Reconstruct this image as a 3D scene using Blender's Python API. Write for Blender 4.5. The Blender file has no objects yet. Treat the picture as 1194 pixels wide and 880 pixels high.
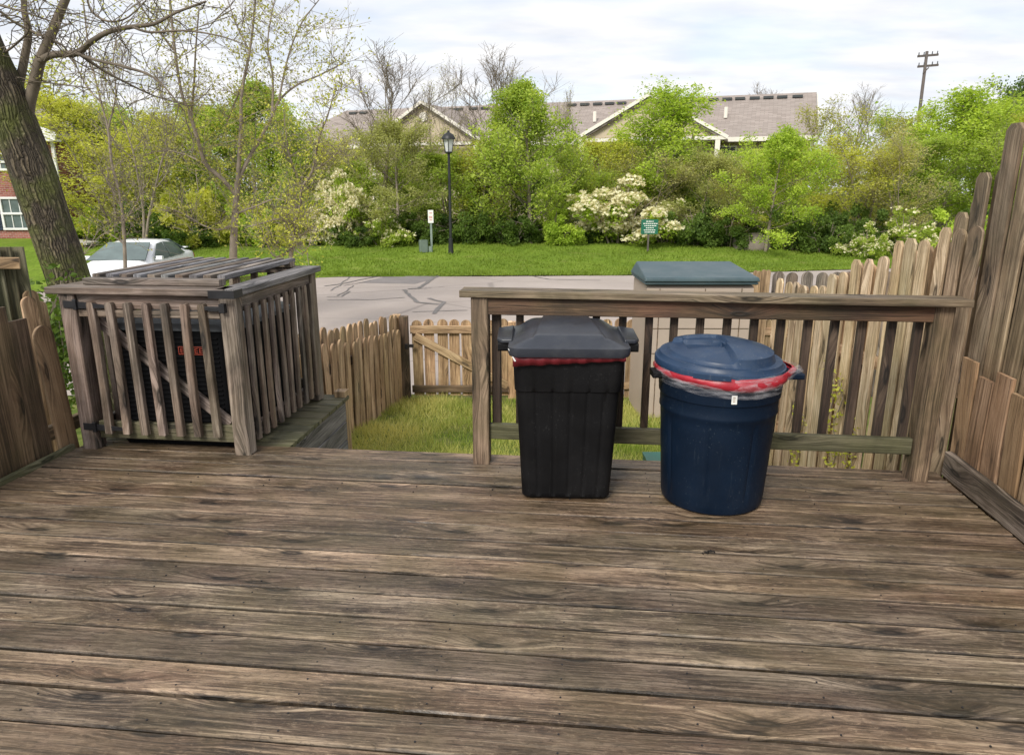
import bpy, math, random
from mathutils import Vector, Matrix, noise
R = math.radians
sc = bpy.context.scene

# ---------------------------------------------------------------- camera
F, CX, CY, PITCH, EYE = 820.0, 597.0, 440.0, R(15.1), 1.5
cam_d = bpy.data.cameras.new('camera')
cam = bpy.data.objects.new('camera', cam_d)
sc.collection.objects.link(cam)
cam.location = (0, 0, EYE)
cam.rotation_euler = (R(90) - PITCH, 0, 0)
cam_d.sensor_width = 36
cam_d.lens = F / 1194 * 36
cam_d.clip_start = 0.05
cam_d.clip_end = 2000
sc.camera = cam

# ---------------------------------------------------------------- sky and sun
SUN_EL, SUN_AZ = 42, 205      # azimuth clockwise from +Y: behind the camera, to the left
w = bpy.data.worlds.new("World"); sc.world = w; w.use_nodes = True
nt = w.node_tree; nt.nodes.clear()
def N(t, **k):
    n = nt.nodes.new(t)
    for a, b in k.items(): setattr(n, a, b)
    return n
L = nt.links.new
out = N('ShaderNodeOutputWorld')
sky = N('ShaderNodeTexSky', sky_type='NISHITA', sun_disc=False)
sky.sun_elevation = R(SUN_EL); sky.sun_rotation = R(SUN_AZ)
bg1 = N('ShaderNodeBackground'); bg1.inputs[1].default_value = 0.13
L(sky.outputs[0], bg1.inputs[0])
tc = N('ShaderNodeTexCoord')
sep = N('ShaderNodeSeparateXYZ'); L(tc.outputs['Generated'], sep.inputs[0])
zz = N('ShaderNodeMath', operation='ABSOLUTE'); L(sep.outputs[2], zz.inputs[0])
za = N('ShaderNodeMath', operation='ADD'); L(zz.outputs[0], za.inputs[0]); za.inputs[1].default_value = 0.12
dx = N('ShaderNodeMath', operation='DIVIDE'); L(sep.outputs[0], dx.inputs[0]); L(za.outputs[0], dx.inputs[1])
dy = N('ShaderNodeMath', operation='DIVIDE'); L(sep.outputs[1], dy.inputs[0]); L(za.outputs[0], dy.inputs[1])
cmb = N('ShaderNodeCombineXYZ'); L(dx.outputs[0], cmb.inputs[0]); L(dy.outputs[0], cmb.inputs[1])
mp = N('ShaderNodeMapping'); L(cmb.outputs[0], mp.inputs[0])
mp.inputs['Rotation'].default_value = (0, 0, R(12)); mp.inputs['Scale'].default_value = (0.8, 1.3, 1)
n1 = N('ShaderNodeTexNoise'); n1.inputs['Scale'].default_value = 1.3; n1.inputs['Detail'].default_value = 9
n1.inputs['Roughness'].default_value = 0.58; n1.inputs['Distortion'].default_value = 0.5
L(mp.outputs[0], n1.inputs['Vector'])
cr = N('ShaderNodeValToRGB'); L(n1.outputs[0], cr.inputs[0])
cr.color_ramp.elements[0].position = 0.33; cr.color_ramp.elements[0].color = (.74, .74, .74, 1)
cr.color_ramp.elements[1].position = 0.55; cr.color_ramp.elements[1].color = (1, 1, 1, 1)
n2 = N('ShaderNodeTexNoise'); n2.inputs['Scale'].default_value = 2.6; n2.inputs['Detail'].default_value = 7
L(mp.outputs[0], n2.inputs['Vector'])
cc = N('ShaderNodeValToRGB'); L(n2.outputs[0], cc.inputs[0])
cc.color_ramp.elements[0].position = 0.36; cc.color_ramp.elements[0].color = (.56, .58, .625, 1)
cc.color_ramp.elements[1].position = 0.60; cc.color_ramp.elements[1].color = (.68, .68, .69, 1)
bg2 = N('ShaderNodeBackground'); bg2.inputs[1].default_value = 1.0
L(cc.outputs[0], bg2.inputs[0])
mx = N('ShaderNodeMixShader'); L(cr.outputs[0], mx.inputs[0]); L(bg1.outputs[0], mx.inputs[1]); L(bg2.outputs[0], mx.inputs[2])
L(mx.outputs[0], out.inputs[0])

sun_d = bpy.data.lights.new('sun', 'SUN'); sun_d.energy = 2.4; sun_d.angle = R(20); sun_d.color = (1, .95, .87)
sun = bpy.data.objects.new('sun', sun_d); sc.collection.objects.link(sun)
sdir = Vector((math.sin(R(SUN_AZ)) * math.cos(R(SUN_EL)), math.cos(R(SUN_AZ)) * math.cos(R(SUN_EL)), math.sin(R(SUN_EL))))
sun.rotation_euler = sdir.to_track_quat('Z', 'Y').to_euler()
sun.location = sdir * 50

vs = sc.view_settings
vs.view_transform = 'Standard'; vs.look = 'None'; vs.exposure = 0.62; vs.gamma = 1.0; vs.use_curve_mapping = False
sc.cycles.max_bounces = 6; sc.cycles.diffuse_bounces = 3; sc.cycles.transparent_max_bounces = 8
sc.cycles.use_denoising = True

# ---------------------------------------------------------------- frames
def at(px, py, Y):
    "the world point seen at pixel (px, py) of the 1194 x 880 photograph, Y metres forward"
    v = -(py - CY) / F
    y = math.cos(PITCH) + v * math.sin(PITCH); z = -math.sin(PITCH) + v * math.cos(PITCH)
    k = Y / y
    return Vector(((px - CX) / F * k, Y, EYE + z * k))
TH = R(6)
EX = Vector((math.cos(TH), -math.sin(TH), 0)); EY = Vector((math.sin(TH), math.cos(TH), 0)); EZ = Vector((0, 0, 1))
ORG = Vector((.65, 3.76, 0))
def D(s, t, z=0.0): return ORG + EX * s + EY * t + EZ * z

# ---------------------------------------------------------------- materials
def newmat(name):
    m = bpy.data.materials.new(name); m.use_nodes = True
    t = m.node_tree; t.nodes.clear()
    o = t.nodes.new('ShaderNodeOutputMaterial'); b = t.nodes.new('ShaderNodeBsdfPrincipled')
    t.links.new(b.outputs[0], o.inputs[0])
    return m, t, b
def nd(t, typ, **k):
    n = t.nodes.new(typ)
    for a, b in k.items(): setattr(n, a, b)
    return n
def ramp(t, src, stops):
    r = nd(t, 'ShaderNodeValToRGB'); t.links.new(src, r.inputs[0])
    e = r.color_ramp.elements
    while len(e) < len(stops): e.new(.5)
    for x, (p, c) in zip(e, stops): x.position = p; x.color = (*c, 1) if len(c) == 3 else c
    return r.outputs[0]
def g3(v): return (v, v, v)
def mixc(t, fac, a, b, mode='MIX'):
    m = nd(t, 'ShaderNodeMix', data_type='RGBA', blend_type=mode)
    for sock, val in ((m.inputs[0], fac), (m.inputs[6], a), (m.inputs[7], b)):
        if isinstance(val, (int, float)): sock.default_value = val
        elif isinstance(val, tuple): sock.default_value = (*val, 1) if len(val) == 3 else val
        else: t.links.new(val, sock)
    return m.outputs[2]
def mapped(t, src, scale, loc=(0, 0, 0), rot=(0, 0, 0)):
    m = nd(t, 'ShaderNodeMapping'); t.links.new(src, m.inputs[0])
    m.inputs['Scale'].default_value = scale; m.inputs['Location'].default_value = loc; m.inputs['Rotation'].default_value = rot
    return m.outputs[0]
def noi(t, vec, scale=1, detail=5, rough=.55, dist=0):
    n = nd(t, 'ShaderNodeTexNoise'); t.links.new(vec, n.inputs['Vector'])
    n.inputs['Scale'].default_value = scale; n.inputs['Detail'].default_value = detail
    n.inputs['Roughness'].default_value = rough; n.inputs['Distortion'].default_value = dist
    return n.outputs[0]
def math_(t, op, a, b=None, c=None, clamp=False):
    m = nd(t, 'ShaderNodeMath', operation=op); m.use_clamp = clamp
    for i, v in enumerate((a, b, c)):
        if v is None: continue
        if isinstance(v, (int, float)): m.inputs[i].default_value = v
        else: t.links.new(v, m.inputs[i])
    return m.outputs[0]
def bump(t, b, h, strength=.3, dist=.01):
    n = nd(t, 'ShaderNodeBump'); n.inputs['Strength'].default_value = strength; n.inputs['Distance'].default_value = dist
    t.links.new(h, n.inputs['Height']); t.links.new(n.outputs[0], b.inputs['Normal'])

def wood(name, dark, mid, light, moss=0.0, stain=0.5, mosscol=(.09, .10, .035), rough=.72, bumps=.8, warm=None, warmth=0.0, pale=0.0, deck=False):
    m, t, b = newmat(name)
    uv = nd(t, 'ShaderNodeUVMap').outputs[0]
    geo = nd(t, 'ShaderNodeNewGeometry')
    pos = geo.outputs['Position']
    # knots: warp the grain around scattered cells
    vor = nd(t, 'ShaderNodeTexVoronoi', voronoi_dimensions='2D'); t.links.new(mapped(t, uv, (1.25, 5.2, 1)), vor.inputs['Vector']); vor.inputs['Scale'].default_value = 1.0
    vor.inputs['Randomness'].default_value = 1.0
    kd = vor.outputs['Distance']
    bend = ramp(t, kd, [(0, g3(1)), (.30, g3(0))])
    su = nd(t, 'ShaderNodeSeparateXYZ'); t.links.new(uv, su.inputs[0])
    vv = math_(t, 'MULTIPLY_ADD', bend, .05, su.outputs[1])
    wav = noi(t, mapped(t, uv, (1.2, 2, 1)), 1, 2)
    vv = math_(t, 'MULTIPLY_ADD', wav, .030, vv)
    cu = nd(t, 'ShaderNodeCombineXYZ'); t.links.new(su.outputs[0], cu.inputs[0]); t.links.new(vv, cu.inputs[1])
    g = cu.outputs[0]
    grain = noi(t, mapped(t, g, (1.6, 70, 1)), 1, 7, .72)
    fine = noi(t, mapped(t, g, (5, 150, 1)), 1, 4, .7)
    band = noi(t, mapped(t, g, (.9, 14, 1)), 1, 4, .6)
    patch = noi(t, mapped(t, uv, (2.2, 7, 1)), 1, 5, .6)
    worldp = noi(t, mapped(t, mapped(t, pos, (1, 1, 1), rot=(0, 0, R(6))), (2.0, 5.5, 3.0) if deck else (2.1, 2.1, 2.1)), 1, 8, .66, .8)
    s = math_(t, 'MULTIPLY', grain, .42)
    s = math_(t, 'MULTIPLY_ADD', band, .30, s)
    s = math_(t, 'MULTIPLY_ADD', fine, .26, s)
    s = math_(t, 'MULTIPLY_ADD', patch, .26, s)
    s = math_(t, 'SUBTRACT', s, .12)
    col = ramp(t, s, [(.405, dark), (.495, mid), (.60, light)])
    if warmth:
        wf = ramp(t, noi(t, mapped(t, uv, (.9, 3.1, 1), (3, 7, 0)), 1, 4), [(.42, g3(0)), (.66, g3(warmth))])
        col = mixc(t, wf, col, warm)
    crack = ramp(t, noi(t, mapped(t, g, (2.2, 120, 1), (5, 5, 0)), 1, 3, .6), [(.33, g3(.75)), (.40, g3(0))])
    col = mixc(t, crack, col, tuple(c * .35 for c in dark))
    # dark mildew stains that cross board edges
    sf = ramp(t, worldp, [(.50, g3(0)), (.72, g3(stain))])
    col = mixc(t, sf, col, tuple(c * .42 for c in dark))
    streak = ramp(t, noi(t, mapped(t, g, (2.1, 34, 1), (9, 2, 0)), 1, 5, .7), [(.60, g3(0)), (.74, g3(stain * .8))])
    col = mixc(t, streak, col, tuple(c * .6 for c in dark))
    if pale:
        pf = ramp(t, noi(t, mapped(t, g, (1.3, 44, 1), (1, 12, 0)), 1, 4, .6), [(.56, g3(0)), (.70, g3(pale))])
        col = mixc(t, pf, col, tuple(min(.8, c * 1.6) for c in light))
    if deck:
        w2 = noi(t, mapped(t, mapped(t, pos, (1, 1, 1), rot=(0, 0, R(6))), (1.1, 9, 1), (4, 4, 0)), 1, 8, .7, .5)
        col = mixc(t, ramp(t, w2, [(.50, g3(0)), (.64, g3(.6))]), col, (.36, .30, .235))
        w3 = noi(t, mapped(t, mapped(t, pos, (1, 1, 1), rot=(0, 0, R(6))), (3.5, 26, 1), (8, 1, 0)), 1, 8, .75, .3)
        col = mixc(t, ramp(t, w3, [(.56, g3(0)), (.66, g3(.75))]), col, (.040, .028, .020))
        w4 = noi(t, mapped(t, mapped(t, pos, (1, 1, 1), rot=(0, 0, R(6))), (28, 75, 1), (8, 1, 0)), 1, 8, .85, .6)
        col = mixc(t, ramp(t, w4, [(.53, g3(0)), (.63, g3(.6))]), col, (.36, .30, .225))
        col = mixc(t, ramp(t, w4, [(.38, g3(.7)), (.46, g3(0))]), col, (.045, .034, .025))
        fl = ramp(t, fine, [(.34, g3(.55)), (.50, g3(0))])
        col = mixc(t, fl, col, (.05, .04, .03))
    # knots
    kn = math_(t, 'MULTIPLY_ADD', math_(t, 'SUBTRACT', fine, .5), .05, kd)
    kf = ramp(t, kn, [(.018, g3(.35)), (.040, g3(.95)), (.058, g3(.7)), (.075, g3(0))])
    kr = ramp(t, math_(t, 'MULTIPLY_ADD', math_(t, 'SUBTRACT', grain, .5), .9, kd), [(.06, g3(.5)), (.16, g3(0))])
    col = mixc(t, kr, col, tuple(c * .8 for c in dark))
    col = mixc(t, kf, col, tuple(c * .45 for c in dark))
    if moss:
        mf = ramp(t, noi(t, pos, 3.1, 6, .6), [(.40, g3(0)), (.62, g3(moss))])
        col = mixc(t, mf, col, mosscol)
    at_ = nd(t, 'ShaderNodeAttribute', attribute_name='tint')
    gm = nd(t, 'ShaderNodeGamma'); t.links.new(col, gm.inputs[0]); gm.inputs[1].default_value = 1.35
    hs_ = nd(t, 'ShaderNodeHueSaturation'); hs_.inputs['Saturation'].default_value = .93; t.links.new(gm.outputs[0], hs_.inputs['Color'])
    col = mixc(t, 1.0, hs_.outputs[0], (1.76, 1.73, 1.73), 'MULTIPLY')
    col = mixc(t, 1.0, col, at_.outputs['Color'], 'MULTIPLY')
    t.links.new(col, b.inputs['Base Color'])
    b.inputs['Roughness'].default_value = rough
    rr = ramp(t, patch, [(.35, g3(rough - .16)), (.65, g3(min(.95, rough + .12)))])
    t.links.new(rr, b.inputs['Roughness'])
    h = math_(t, 'MULTIPLY_ADD', fine, .5, grain)
    h = math_(t, 'MULTIPLY_ADD', kf, -.3, h)
    bump(t, b, h, bumps, .006)
    return m

def plain(name, col, rough=.6, var=.12, scale=6, metal=0, bmp=.1, spec=.5, detail=5, dirt=None, speck=None):
    m, t, b = newmat(name)
    geo = nd(t, 'ShaderNodeTexCoord')
    n = noi(t, geo.outputs['Object'], scale, detail)
    c = ramp(t, n, [(.3, tuple(x * (1 - var) for x in col)), (.7, tuple(min(1, x * (1 + var)) for x in col))])
    if dirt:
        d = ramp(t, noi(t, geo.outputs['Object'], scale * .7, 8, .7), [(.48, g3(0)), (.72, g3(dirt[1]))])
        c = mixc(t, d, c, dirt[0])
    if speck:
        ob = geo.outputs['Object']
        k1 = ramp(t, noi(t, ob, 95, 2, .5), [(.66, g3(0)), (.70, g3(speck[1]))]); k2 = ramp(t, noi(t, ob, 5, 4), [(.45, g3(0)), (.6, g3(1))])
        c = mixc(t, math_(t, 'MULTIPLY', k1, k2), c, speck[0])
        k3 = ramp(t, noi(t, mapped(t, ob, (60, 60, 5)), 1, 5, .7), [(.60, g3(0)), (.72, g3(speck[1] * .4))])
        c = mixc(t, k3, c, speck[0])
    t.links.new(c, b.inputs['Base Color'])
    b.inputs['Metallic'].default_value = metal
    b.inputs['IOR'].default_value = 1.45
    t.links.new(ramp(t, n, [(.3, g3(max(0, rough - .08))), (.7, g3(min(1, rough + .1)))]), b.inputs['Roughness'])
    b.inputs['Specular IOR Level'].default_value = spec
    if bmp: bump(t, b, noi(t, geo.outputs['Object'], scale * 9, 4), bmp, .004)
    return m

def leafmat(name, a, c, trans=.5):
    m = bpy.data.materials.new(name); m.use_nodes = True; t = m.node_tree; t.nodes.clear()
    o = nd(t, 'ShaderNodeOutputMaterial')
    at_ = nd(t, 'ShaderNodeAttribute', attribute_name='tint')
    col = ramp(t, at_.outputs['Fac'], [(0, a), (1, c)])
    d = nd(t, 'ShaderNodeBsdfPrincipled'); d.inputs['Roughness'].default_value = .55; d.inputs['Specular IOR Level'].default_value = .25
    tr = nd(t, 'ShaderNodeBsdfTranslucent')
    t.links.new(col, d.inputs['Base Color']); t.links.new(mixc(t, 1, col, (1.15, 1.1, .6), 'MULTIPLY'), tr.inputs[0])
    mx = nd(t, 'ShaderNodeMixShader'); mx.inputs[0].default_value = trans
    t.links.new(d.outputs[0], mx.inputs[1]); t.links.new(tr.outputs[0], mx.inputs[2]); t.links.new(mx.outputs[0], o.inputs[0])
    return m

M = {}
M['deck'] = wood('deck_wood', (.044, .032, .023), (.140, .107, .076), (.335, .285, .220), stain=.92, rough=.52, bumps=1.0, moss=.35, mosscol=(.11, .095, .045), warm=(.16, .10, .07), warmth=.45, pale=.5, deck=True)
M['rail'] = wood('rail_wood', (.034, .020, .012), (.090, .056, .034), (.20, .135, .085), stain=.55, warm=(.19, .095, .06), warmth=.6, moss=.2)
M['post'] = wood('post_wood', (.045, .032, .022), (.140, .105, .073), (.27, .215, .155), stain=.45, moss=.2, pale=.2)
M['cap'] = wood('cap_wood', (.07, .052, .036), (.16, .128, .09), (.30, .25, .19), stain=.5, moss=.2, pale=.3)
M['railmoss'] = wood('mossy_rail_wood', (.045, .040, .024), (.105, .098, .060), (.19, .175, .12), stain=.4, moss=.3)
M['baluster'] = wood('baluster_wood', (.030, .021, .015), (.075, .052, .036), (.13, .10, .07), stain=.4)
M['grey'] = wood('grey_weathered_wood', (.055, .045, .038), (.150, .126, .106), (.300, .265, .235), stain=.5, warm=(.22, .15, .105), warmth=.45, moss=.1, pale=.35)
M['greymoss'] = wood('green_stained_wood', (.055, .052, .032), (.125, .118, .072), (.21, .195, .14), stain=.4, moss=.4)
M['greyblue'] = wood('blue_grey_wood', (.07, .07, .075), (.17, .168, .172), (.31, .305, .31), stain=.4, pale=.3)
M['tan'] = wood('tan_fence_wood', (.13, .087, .050), (.32, .225, .135), (.50, .385, .26), stain=.3, moss=.15, mosscol=(.16, .15, .06))
M['pale'] = wood('pale_fence_wood', (.17, .125, .08), (.38, .30, .20), (.56, .48, .36), stain=.25, moss=.15, mosscol=(.25, .23, .08))
M['orange'] = wood('orange_tan_wood', (.12, .08, .048), (.27, .19, .115), (.40, .30, .20), stain=.35, warm=(.27, .175, .095), warmth=.5)
M['tall'] = wood('tall_fence_wood', (.085, .060, .040), (.23, .178, .120), (.41, .34, .25), stain=.5, pale=.25, warm=(.25, .17, .10), warmth=.4, moss=.25, mosscol=(.15, .14, .08))
M['brown'] = wood('brown_fence_wood', (.05, .034, .021), (.135, .094, .060), (.26, .195, .135), stain=.4, moss=.25)
M['iron'] = plain('black_iron', (.015, .015, .017), .5, .3, 12)
M['lampblack'] = plain('black_painted_metal', (.018, .020, .020), .45, .2, 5)
M['blackplastic'] = plain('black_plastic', (.0042, .0042, .0048), .55, .3, 5, spec=.22, bmp=.05, dirt=((.03, .028, .026), .15), speck=((.06, .06, .06), .3))
M['lidplastic'] = plain('slate_grey_plastic', (.026, .030, .040), .38, .15, 7, bmp=.08, dirt=((.10, .10, .095), .3))
M['blueplastic'] = plain('navy_plastic', (.0018, .0085, .022), .5, .25, 4, spec=.25, bmp=.04, dirt=((.03, .035, .045), .16), speck=((.11, .14, .16), .22))
M['bluelid'] = plain('blue_plastic', (.014, .036, .080), .46, .15, 8, bmp=.06, dirt=((.08, .10, .13), .35), speck=((.30, .32, .34), .35))
M['redbag'] = plain('red_plastic', (.33, .018, .03), .35, .2, 20, bmp=.3)
M['darkred'] = plain('dark_red_plastic', (.13, .010, .015), .45, .2, 20)
M['redbadge'] = plain('orange_red_paint', (.28, .045, .025), .5, .1, 20, bmp=0)
M['white'] = plain('white_paint', (.74, .74, .73), .5, .05, 3)
M['carwhite'] = plain('white_car_paint', (.78, .79, .81), .18, .02, 2, bmp=0)
M['carglass'] = plain('car_window_glass', (.11, .145, .14), .08, .3, 1.5, bmp=0)
M['tyre'] = plain('tyre_rubber', (.015, .015, .016), .8, .2, 10)
M['rim'] = plain('alloy_rim', (.35, .36, .38), .3, .1, 10, metal=.7)
M['headlamp'] = plain('headlamp_lens', (.45, .47, .5), .1, .2, 10, bmp=0)
M['redlamp'] = plain('tail_lamp', (.35, .02, .02), .2, .1, 10, bmp=0)
M['shedwall'] = plain('taupe_resin', (.40, .325, .265), .65, .06, 2.5, dirt=((.28, .24, .20), .35))
M['shedlid'] = plain('green_resin', (.045, .078, .090), .5, .12, 4, dirt=((.12, .15, .15), .4))
M['teal'] = plain('teal_plastic', (.04, .16, .12), .5, .1, 5)
M['signgreen'] = plain('sign_green', (.012, .125, .075), .5, .05, 5, bmp=0)
M['signwhite'] = plain('sign_white', (.75, .76, .72), .5, .03, 5, bmp=0)
M['signred'] = plain('faded_red_print', (.55, .22, .2), .5, .1, 20, bmp=0)
M['greengrey'] = plain('grey_green_metal', (.13, .17, .14), .5, .12, 6)
M['galv'] = plain('galvanised_post', (.20, .25, .22), .5, .12, 6)
M['siding'] = plain('tan_siding', (.50, .42, .30), .7, .06, 1.5)
M['creamtrim'] = plain('cream_trim', (.74, .70, .62), .6, .04, 2)
M['darkrecess'] = plain('dark_glazing', (.05, .055, .055), .2, .2, 1.2, bmp=0)
M['concrete'] = plain('concrete', (.45, .43, .40), .85, .1, 3)
M['shutter'] = plain('navy_shutter', (.025, .04, .07), .6, .1, 4)
M['polewood'] = plain('utility_pole_wood', (.10, .085, .075), .8, .2, 5)
M['acmetal'] = plain('dark_condenser_metal', (.003, .0032, .004), .7, .3, 6, spec=.15)
M['acgrey'] = plain('grey_condenser_metal', (.10, .11, .12), .45, .15, 6)
M['rock'] = plain('field_stone', (.20, .17, .14), .9, .25, 2.5, bmp=.5)

def film():
    m, t, b = newmat('clear_bag_film')
    b.inputs['Base Color'].default_value = (.75, .75, .8, 1); b.inputs['Roughness'].default_value = .22
    tcn = nd(t, 'ShaderNodeTexCoord')
    a = ramp(t, noi(t, mapped(t, tcn.outputs['Object'], (4, 4, 26)), 3, 4), [(.42, g3(.04)), (.75, g3(.42))])
    t.links.new(a, b.inputs['Alpha'])
    bump(t, b, noi(t, mapped(t, tcn.outputs['Object'], (5, 5, 40)), 4, 3), .5, .006)
    return m
M['film'] = film()

def frosted():
    m, t, b = newmat('lamp_glass')
    tcn = nd(t, 'ShaderNodeTexCoord')
    t.links.new(ramp(t, noi(t, tcn.outputs['Object'], 9, 3), [(.3, (.50, .52, .52)), (.7, (.66, .68, .67))]), b.inputs['Base Color'])
    b.inputs['Roughness'].default_value = .35
    return m
M['lampglass'] = frosted()

def bark():
    m, t, b = newmat('furrowed_bark')
    uv = nd(t, 'ShaderNodeUVMap').outputs[0]
    geo = nd(t, 'ShaderNodeNewGeometry').outputs['Position']
    wv = nd(t, 'ShaderNodeTexVoronoi', feature='DISTANCE_TO_EDGE'); wv.inputs['Scale'].default_value = 1
    ds = nd(t, 'ShaderNodeMix', data_type='RGBA'); ds.inputs[0].default_value = .12
    t.links.new(mapped(t, uv, (3.2, 30, 1)), ds.inputs[6])
    nn = nd(t, 'ShaderNodeTexNoise'); t.links.new(mapped(t, uv, (9, 9, 1)), nn.inputs['Vector']); nn.inputs['Scale'].default_value = 1
    mm = nd(t, 'ShaderNodeVectorMath', operation='MULTIPLY_ADD'); t.links.new(nn.outputs[1], mm.inputs[0]); mm.inputs[1].default_value = (1.6, 1.6, 0)
    t.links.new(mapped(t, uv, (3.2, 30, 1)), mm.inputs[2]); t.links.new(mm.outputs[0], wv.inputs['Vector'])
    furrow = ramp(t, wv.outputs[0], [(.0, g3(0)), (.38, g3(1))])
    col = ramp(t, noi(t, mapped(t, uv, (5, 30, 1)), 1, 6, .65), [(.3, (.085, .062, .036)), (.5, (.19, .15, .095)), (.7, (.31, .26, .175))])
    col = mixc(t, furrow, (.030, .022, .015), col)
    col = mixc(t, ramp(t, noi(t, geo, 3.4, 5), [(.42, g3(0)), (.60, g3(.75))]), col, (.10, .115, .02))
    t.links.new(col, b.inputs['Base Color']); b.inputs['Roughness'].default_value = .9
    h = math_(t, 'MULTIPLY_ADD', noi(t, mapped(t, uv, (20, 60, 1)), 1, 4), .4, furrow)
    bump(t, b, h, 1.0, .03)
    return m
M['bark'] = bark()
M['twig'] = plain('grey_brown_bark', (.24, .20, .155), .85, .3, 6, bmp=.3)
M['limb'] = plain('brown_grey_limb_bark', (.145, .118, .088), .85, .3, 6, bmp=.4)
M['twigpale'] = plain('pale_bark', (.25, .21, .165), .85, .25, 6, bmp=.3)

def grassmat(name, a, b_, c, s1=.9):
    m, t, b = newmat(name)
    g = nd(t, 'ShaderNodeNewGeometry').outputs['Position']
    col = ramp(t, noi(t, g, s1, 6, .62), [(.32, a), (.5, b_), (.68, c)])
    n = noi(t, mapped(t, g, (11, 5, 11)), 1, 6, .7)
    col = mixc(t, ramp(t, noi(t, mapped(t, g, (1.1, 1.9, 1), (7, 3, 0)), 1, 7, .7), [(.54, g3(0)), (.70, g3(.55))]), col, (.34, .30, .11))
    col = mixc(t, ramp(t, n, [(.35, g3(.55)), (.65, g3(0))]), col, tuple(x * .55 for x in a))
    t.links.new(col, b.inputs['Base Color']); b.inputs['Roughness'].default_value = .95; b.inputs['Specular IOR Level'].default_value = .1
    bump(t, b, n, .8, .05)
    return m
M['lawn'] = grassmat('lawn_turf', (.12, .19, .022), (.17, .26, .030), (.23, .32, .045), .5)
M['yard'] = grassmat('yard_turf', (.085, .13, .022), (.16, .19, .045), (.28, .24, .11), 2.0)
M['soil'] = grassmat('woodland_floor', (.035, .035, .014), (.06, .06, .022), (.09, .075, .035), .4)
M['blade'] = leafmat('grass_blades', (.16, .26, .02), (.72, .66, .24), .4)
M['lawnblade'] = leafmat('lawn_blades', (.13, .20, .018), (.26, .35, .05), .3)
M['lf_lime'] = leafmat('lime_leaves', (.26, .40, .035), (.60, .74, .12))
M['lf_mid'] = leafmat('mid_green_leaves', (.22, .34, .04), (.54, .65, .12))
M['lf_olive'] = leafmat('olive_leaves', (.26, .29, .075), (.56, .58, .22))
M['lf_yellow'] = leafmat('yellow_green_leaves', (.38, .43, .045), (.74, .75, .16))
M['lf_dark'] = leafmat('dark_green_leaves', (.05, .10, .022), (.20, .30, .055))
M['lf_bud'] = leafmat('bud_leaves', (.32, .33, .07), (.58, .58, .16))
M['lf_brown'] = leafmat('dry_brown_leaves', (.36, .35, .12), (.62, .60, .26))
M['petal'] = leafmat('cream_blossom', (.60, .56, .32), (.86, .83, .62), .3)

def asphalt():
    m, t, b = newmat('pale_asphalt')
    g = nd(t, 'ShaderNodeNewGeometry').outputs['Position']
    col = ramp(t, noi(t, g, .5, 6, .6), [(.3, (.33, .28, .25)), (.7, (.43, .37, .335))])
    col = mixc(t, ramp(t, noi(t, g, 60, 3), [(.35, g3(.3)), (.6, g3(0))]), col, (.22, .19, .17))
    hair = nd(t, 'ShaderNodeTexVoronoi', feature='DISTANCE_TO_EDGE'); t.links.new(mapped(t, g, (.22, .5, 1)), hair.inputs['Vector'])
    hair.inputs['Scale'].default_value = 1
    col = mixc(t, ramp(t, hair.outputs[0], [(.004, g3(.5)), (.012, g3(0))]), col, (.16, .14, .13))
    t.links.new(col, b.inputs['Base Color']); b.inputs['Roughness'].default_value = .9
    bump(t, b, noi(t, g, 80, 3), .4, .01)
    return m
M['asphalt'] = asphalt()
M['tar'] = plain('crack_sealant', (.17, .155, .15), .6, .2, 4)
M['patch'] = plain('asphalt_patch', (.20, .18, .175), .85, .12, 3)

def brick():
    m, t, b = newmat('red_brick')
    uv = nd(t, 'ShaderNodeUVMap').outputs[0]
    br = nd(t, 'ShaderNodeTexBrick'); t.links.new(uv, br.inputs['Vector'])
    br.inputs['Scale'].default_value = 1; br.inputs['Brick Width'].default_value = .21; br.inputs['Row Height'].default_value = .075
    br.inputs['Mortar Size'].default_value = .008
    br.inputs['Color1'].default_value = (.22, .060, .045, 1); br.inputs['Color2'].default_value = (.34, .115, .085, 1); br.inputs['Mortar'].default_value = (.36, .28, .25, 1)
    t.links.new(mixc(t, ramp(t, noi(t, uv, 1.3, 5), [(.4, g3(0)), (.7, g3(.4))]), br.outputs[0], (.16, .06, .05)), b.inputs['Base Color'])
    b.inputs['Roughness'].default_value = .85
    return m
M['brick'] = brick()
def shingle():
    m, t, b = newmat('brown_shingles')
    uv = nd(t, 'ShaderNodeUVMap').outputs[0]
    br = nd(t, 'ShaderNodeTexBrick'); t.links.new(uv, br.inputs['Vector'])
    br.inputs['Scale'].default_value = 1; br.inputs['Brick Width'].default_value = .5; br.inputs['Row Height'].default_value = .16
    br.inputs['Mortar Size'].default_value = .012
    br.inputs['Color1'].default_value = (.25, .21, .185, 1); br.inputs['Color2'].default_value = (.34, .29, .26, 1); br.inputs['Mortar'].default_value = (.18, .155, .14, 1)
    t.links.new(mixc(t, ramp(t, noi(t, uv, .35, 5), [(.4, g3(0)), (.7, g3(.3))]), br.outputs[0], (.26, .23, .21)), b.inputs['Base Color'])
    b.inputs['Roughness'].default_value = .9
    return m
M['shingle'] = shingle()

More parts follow.
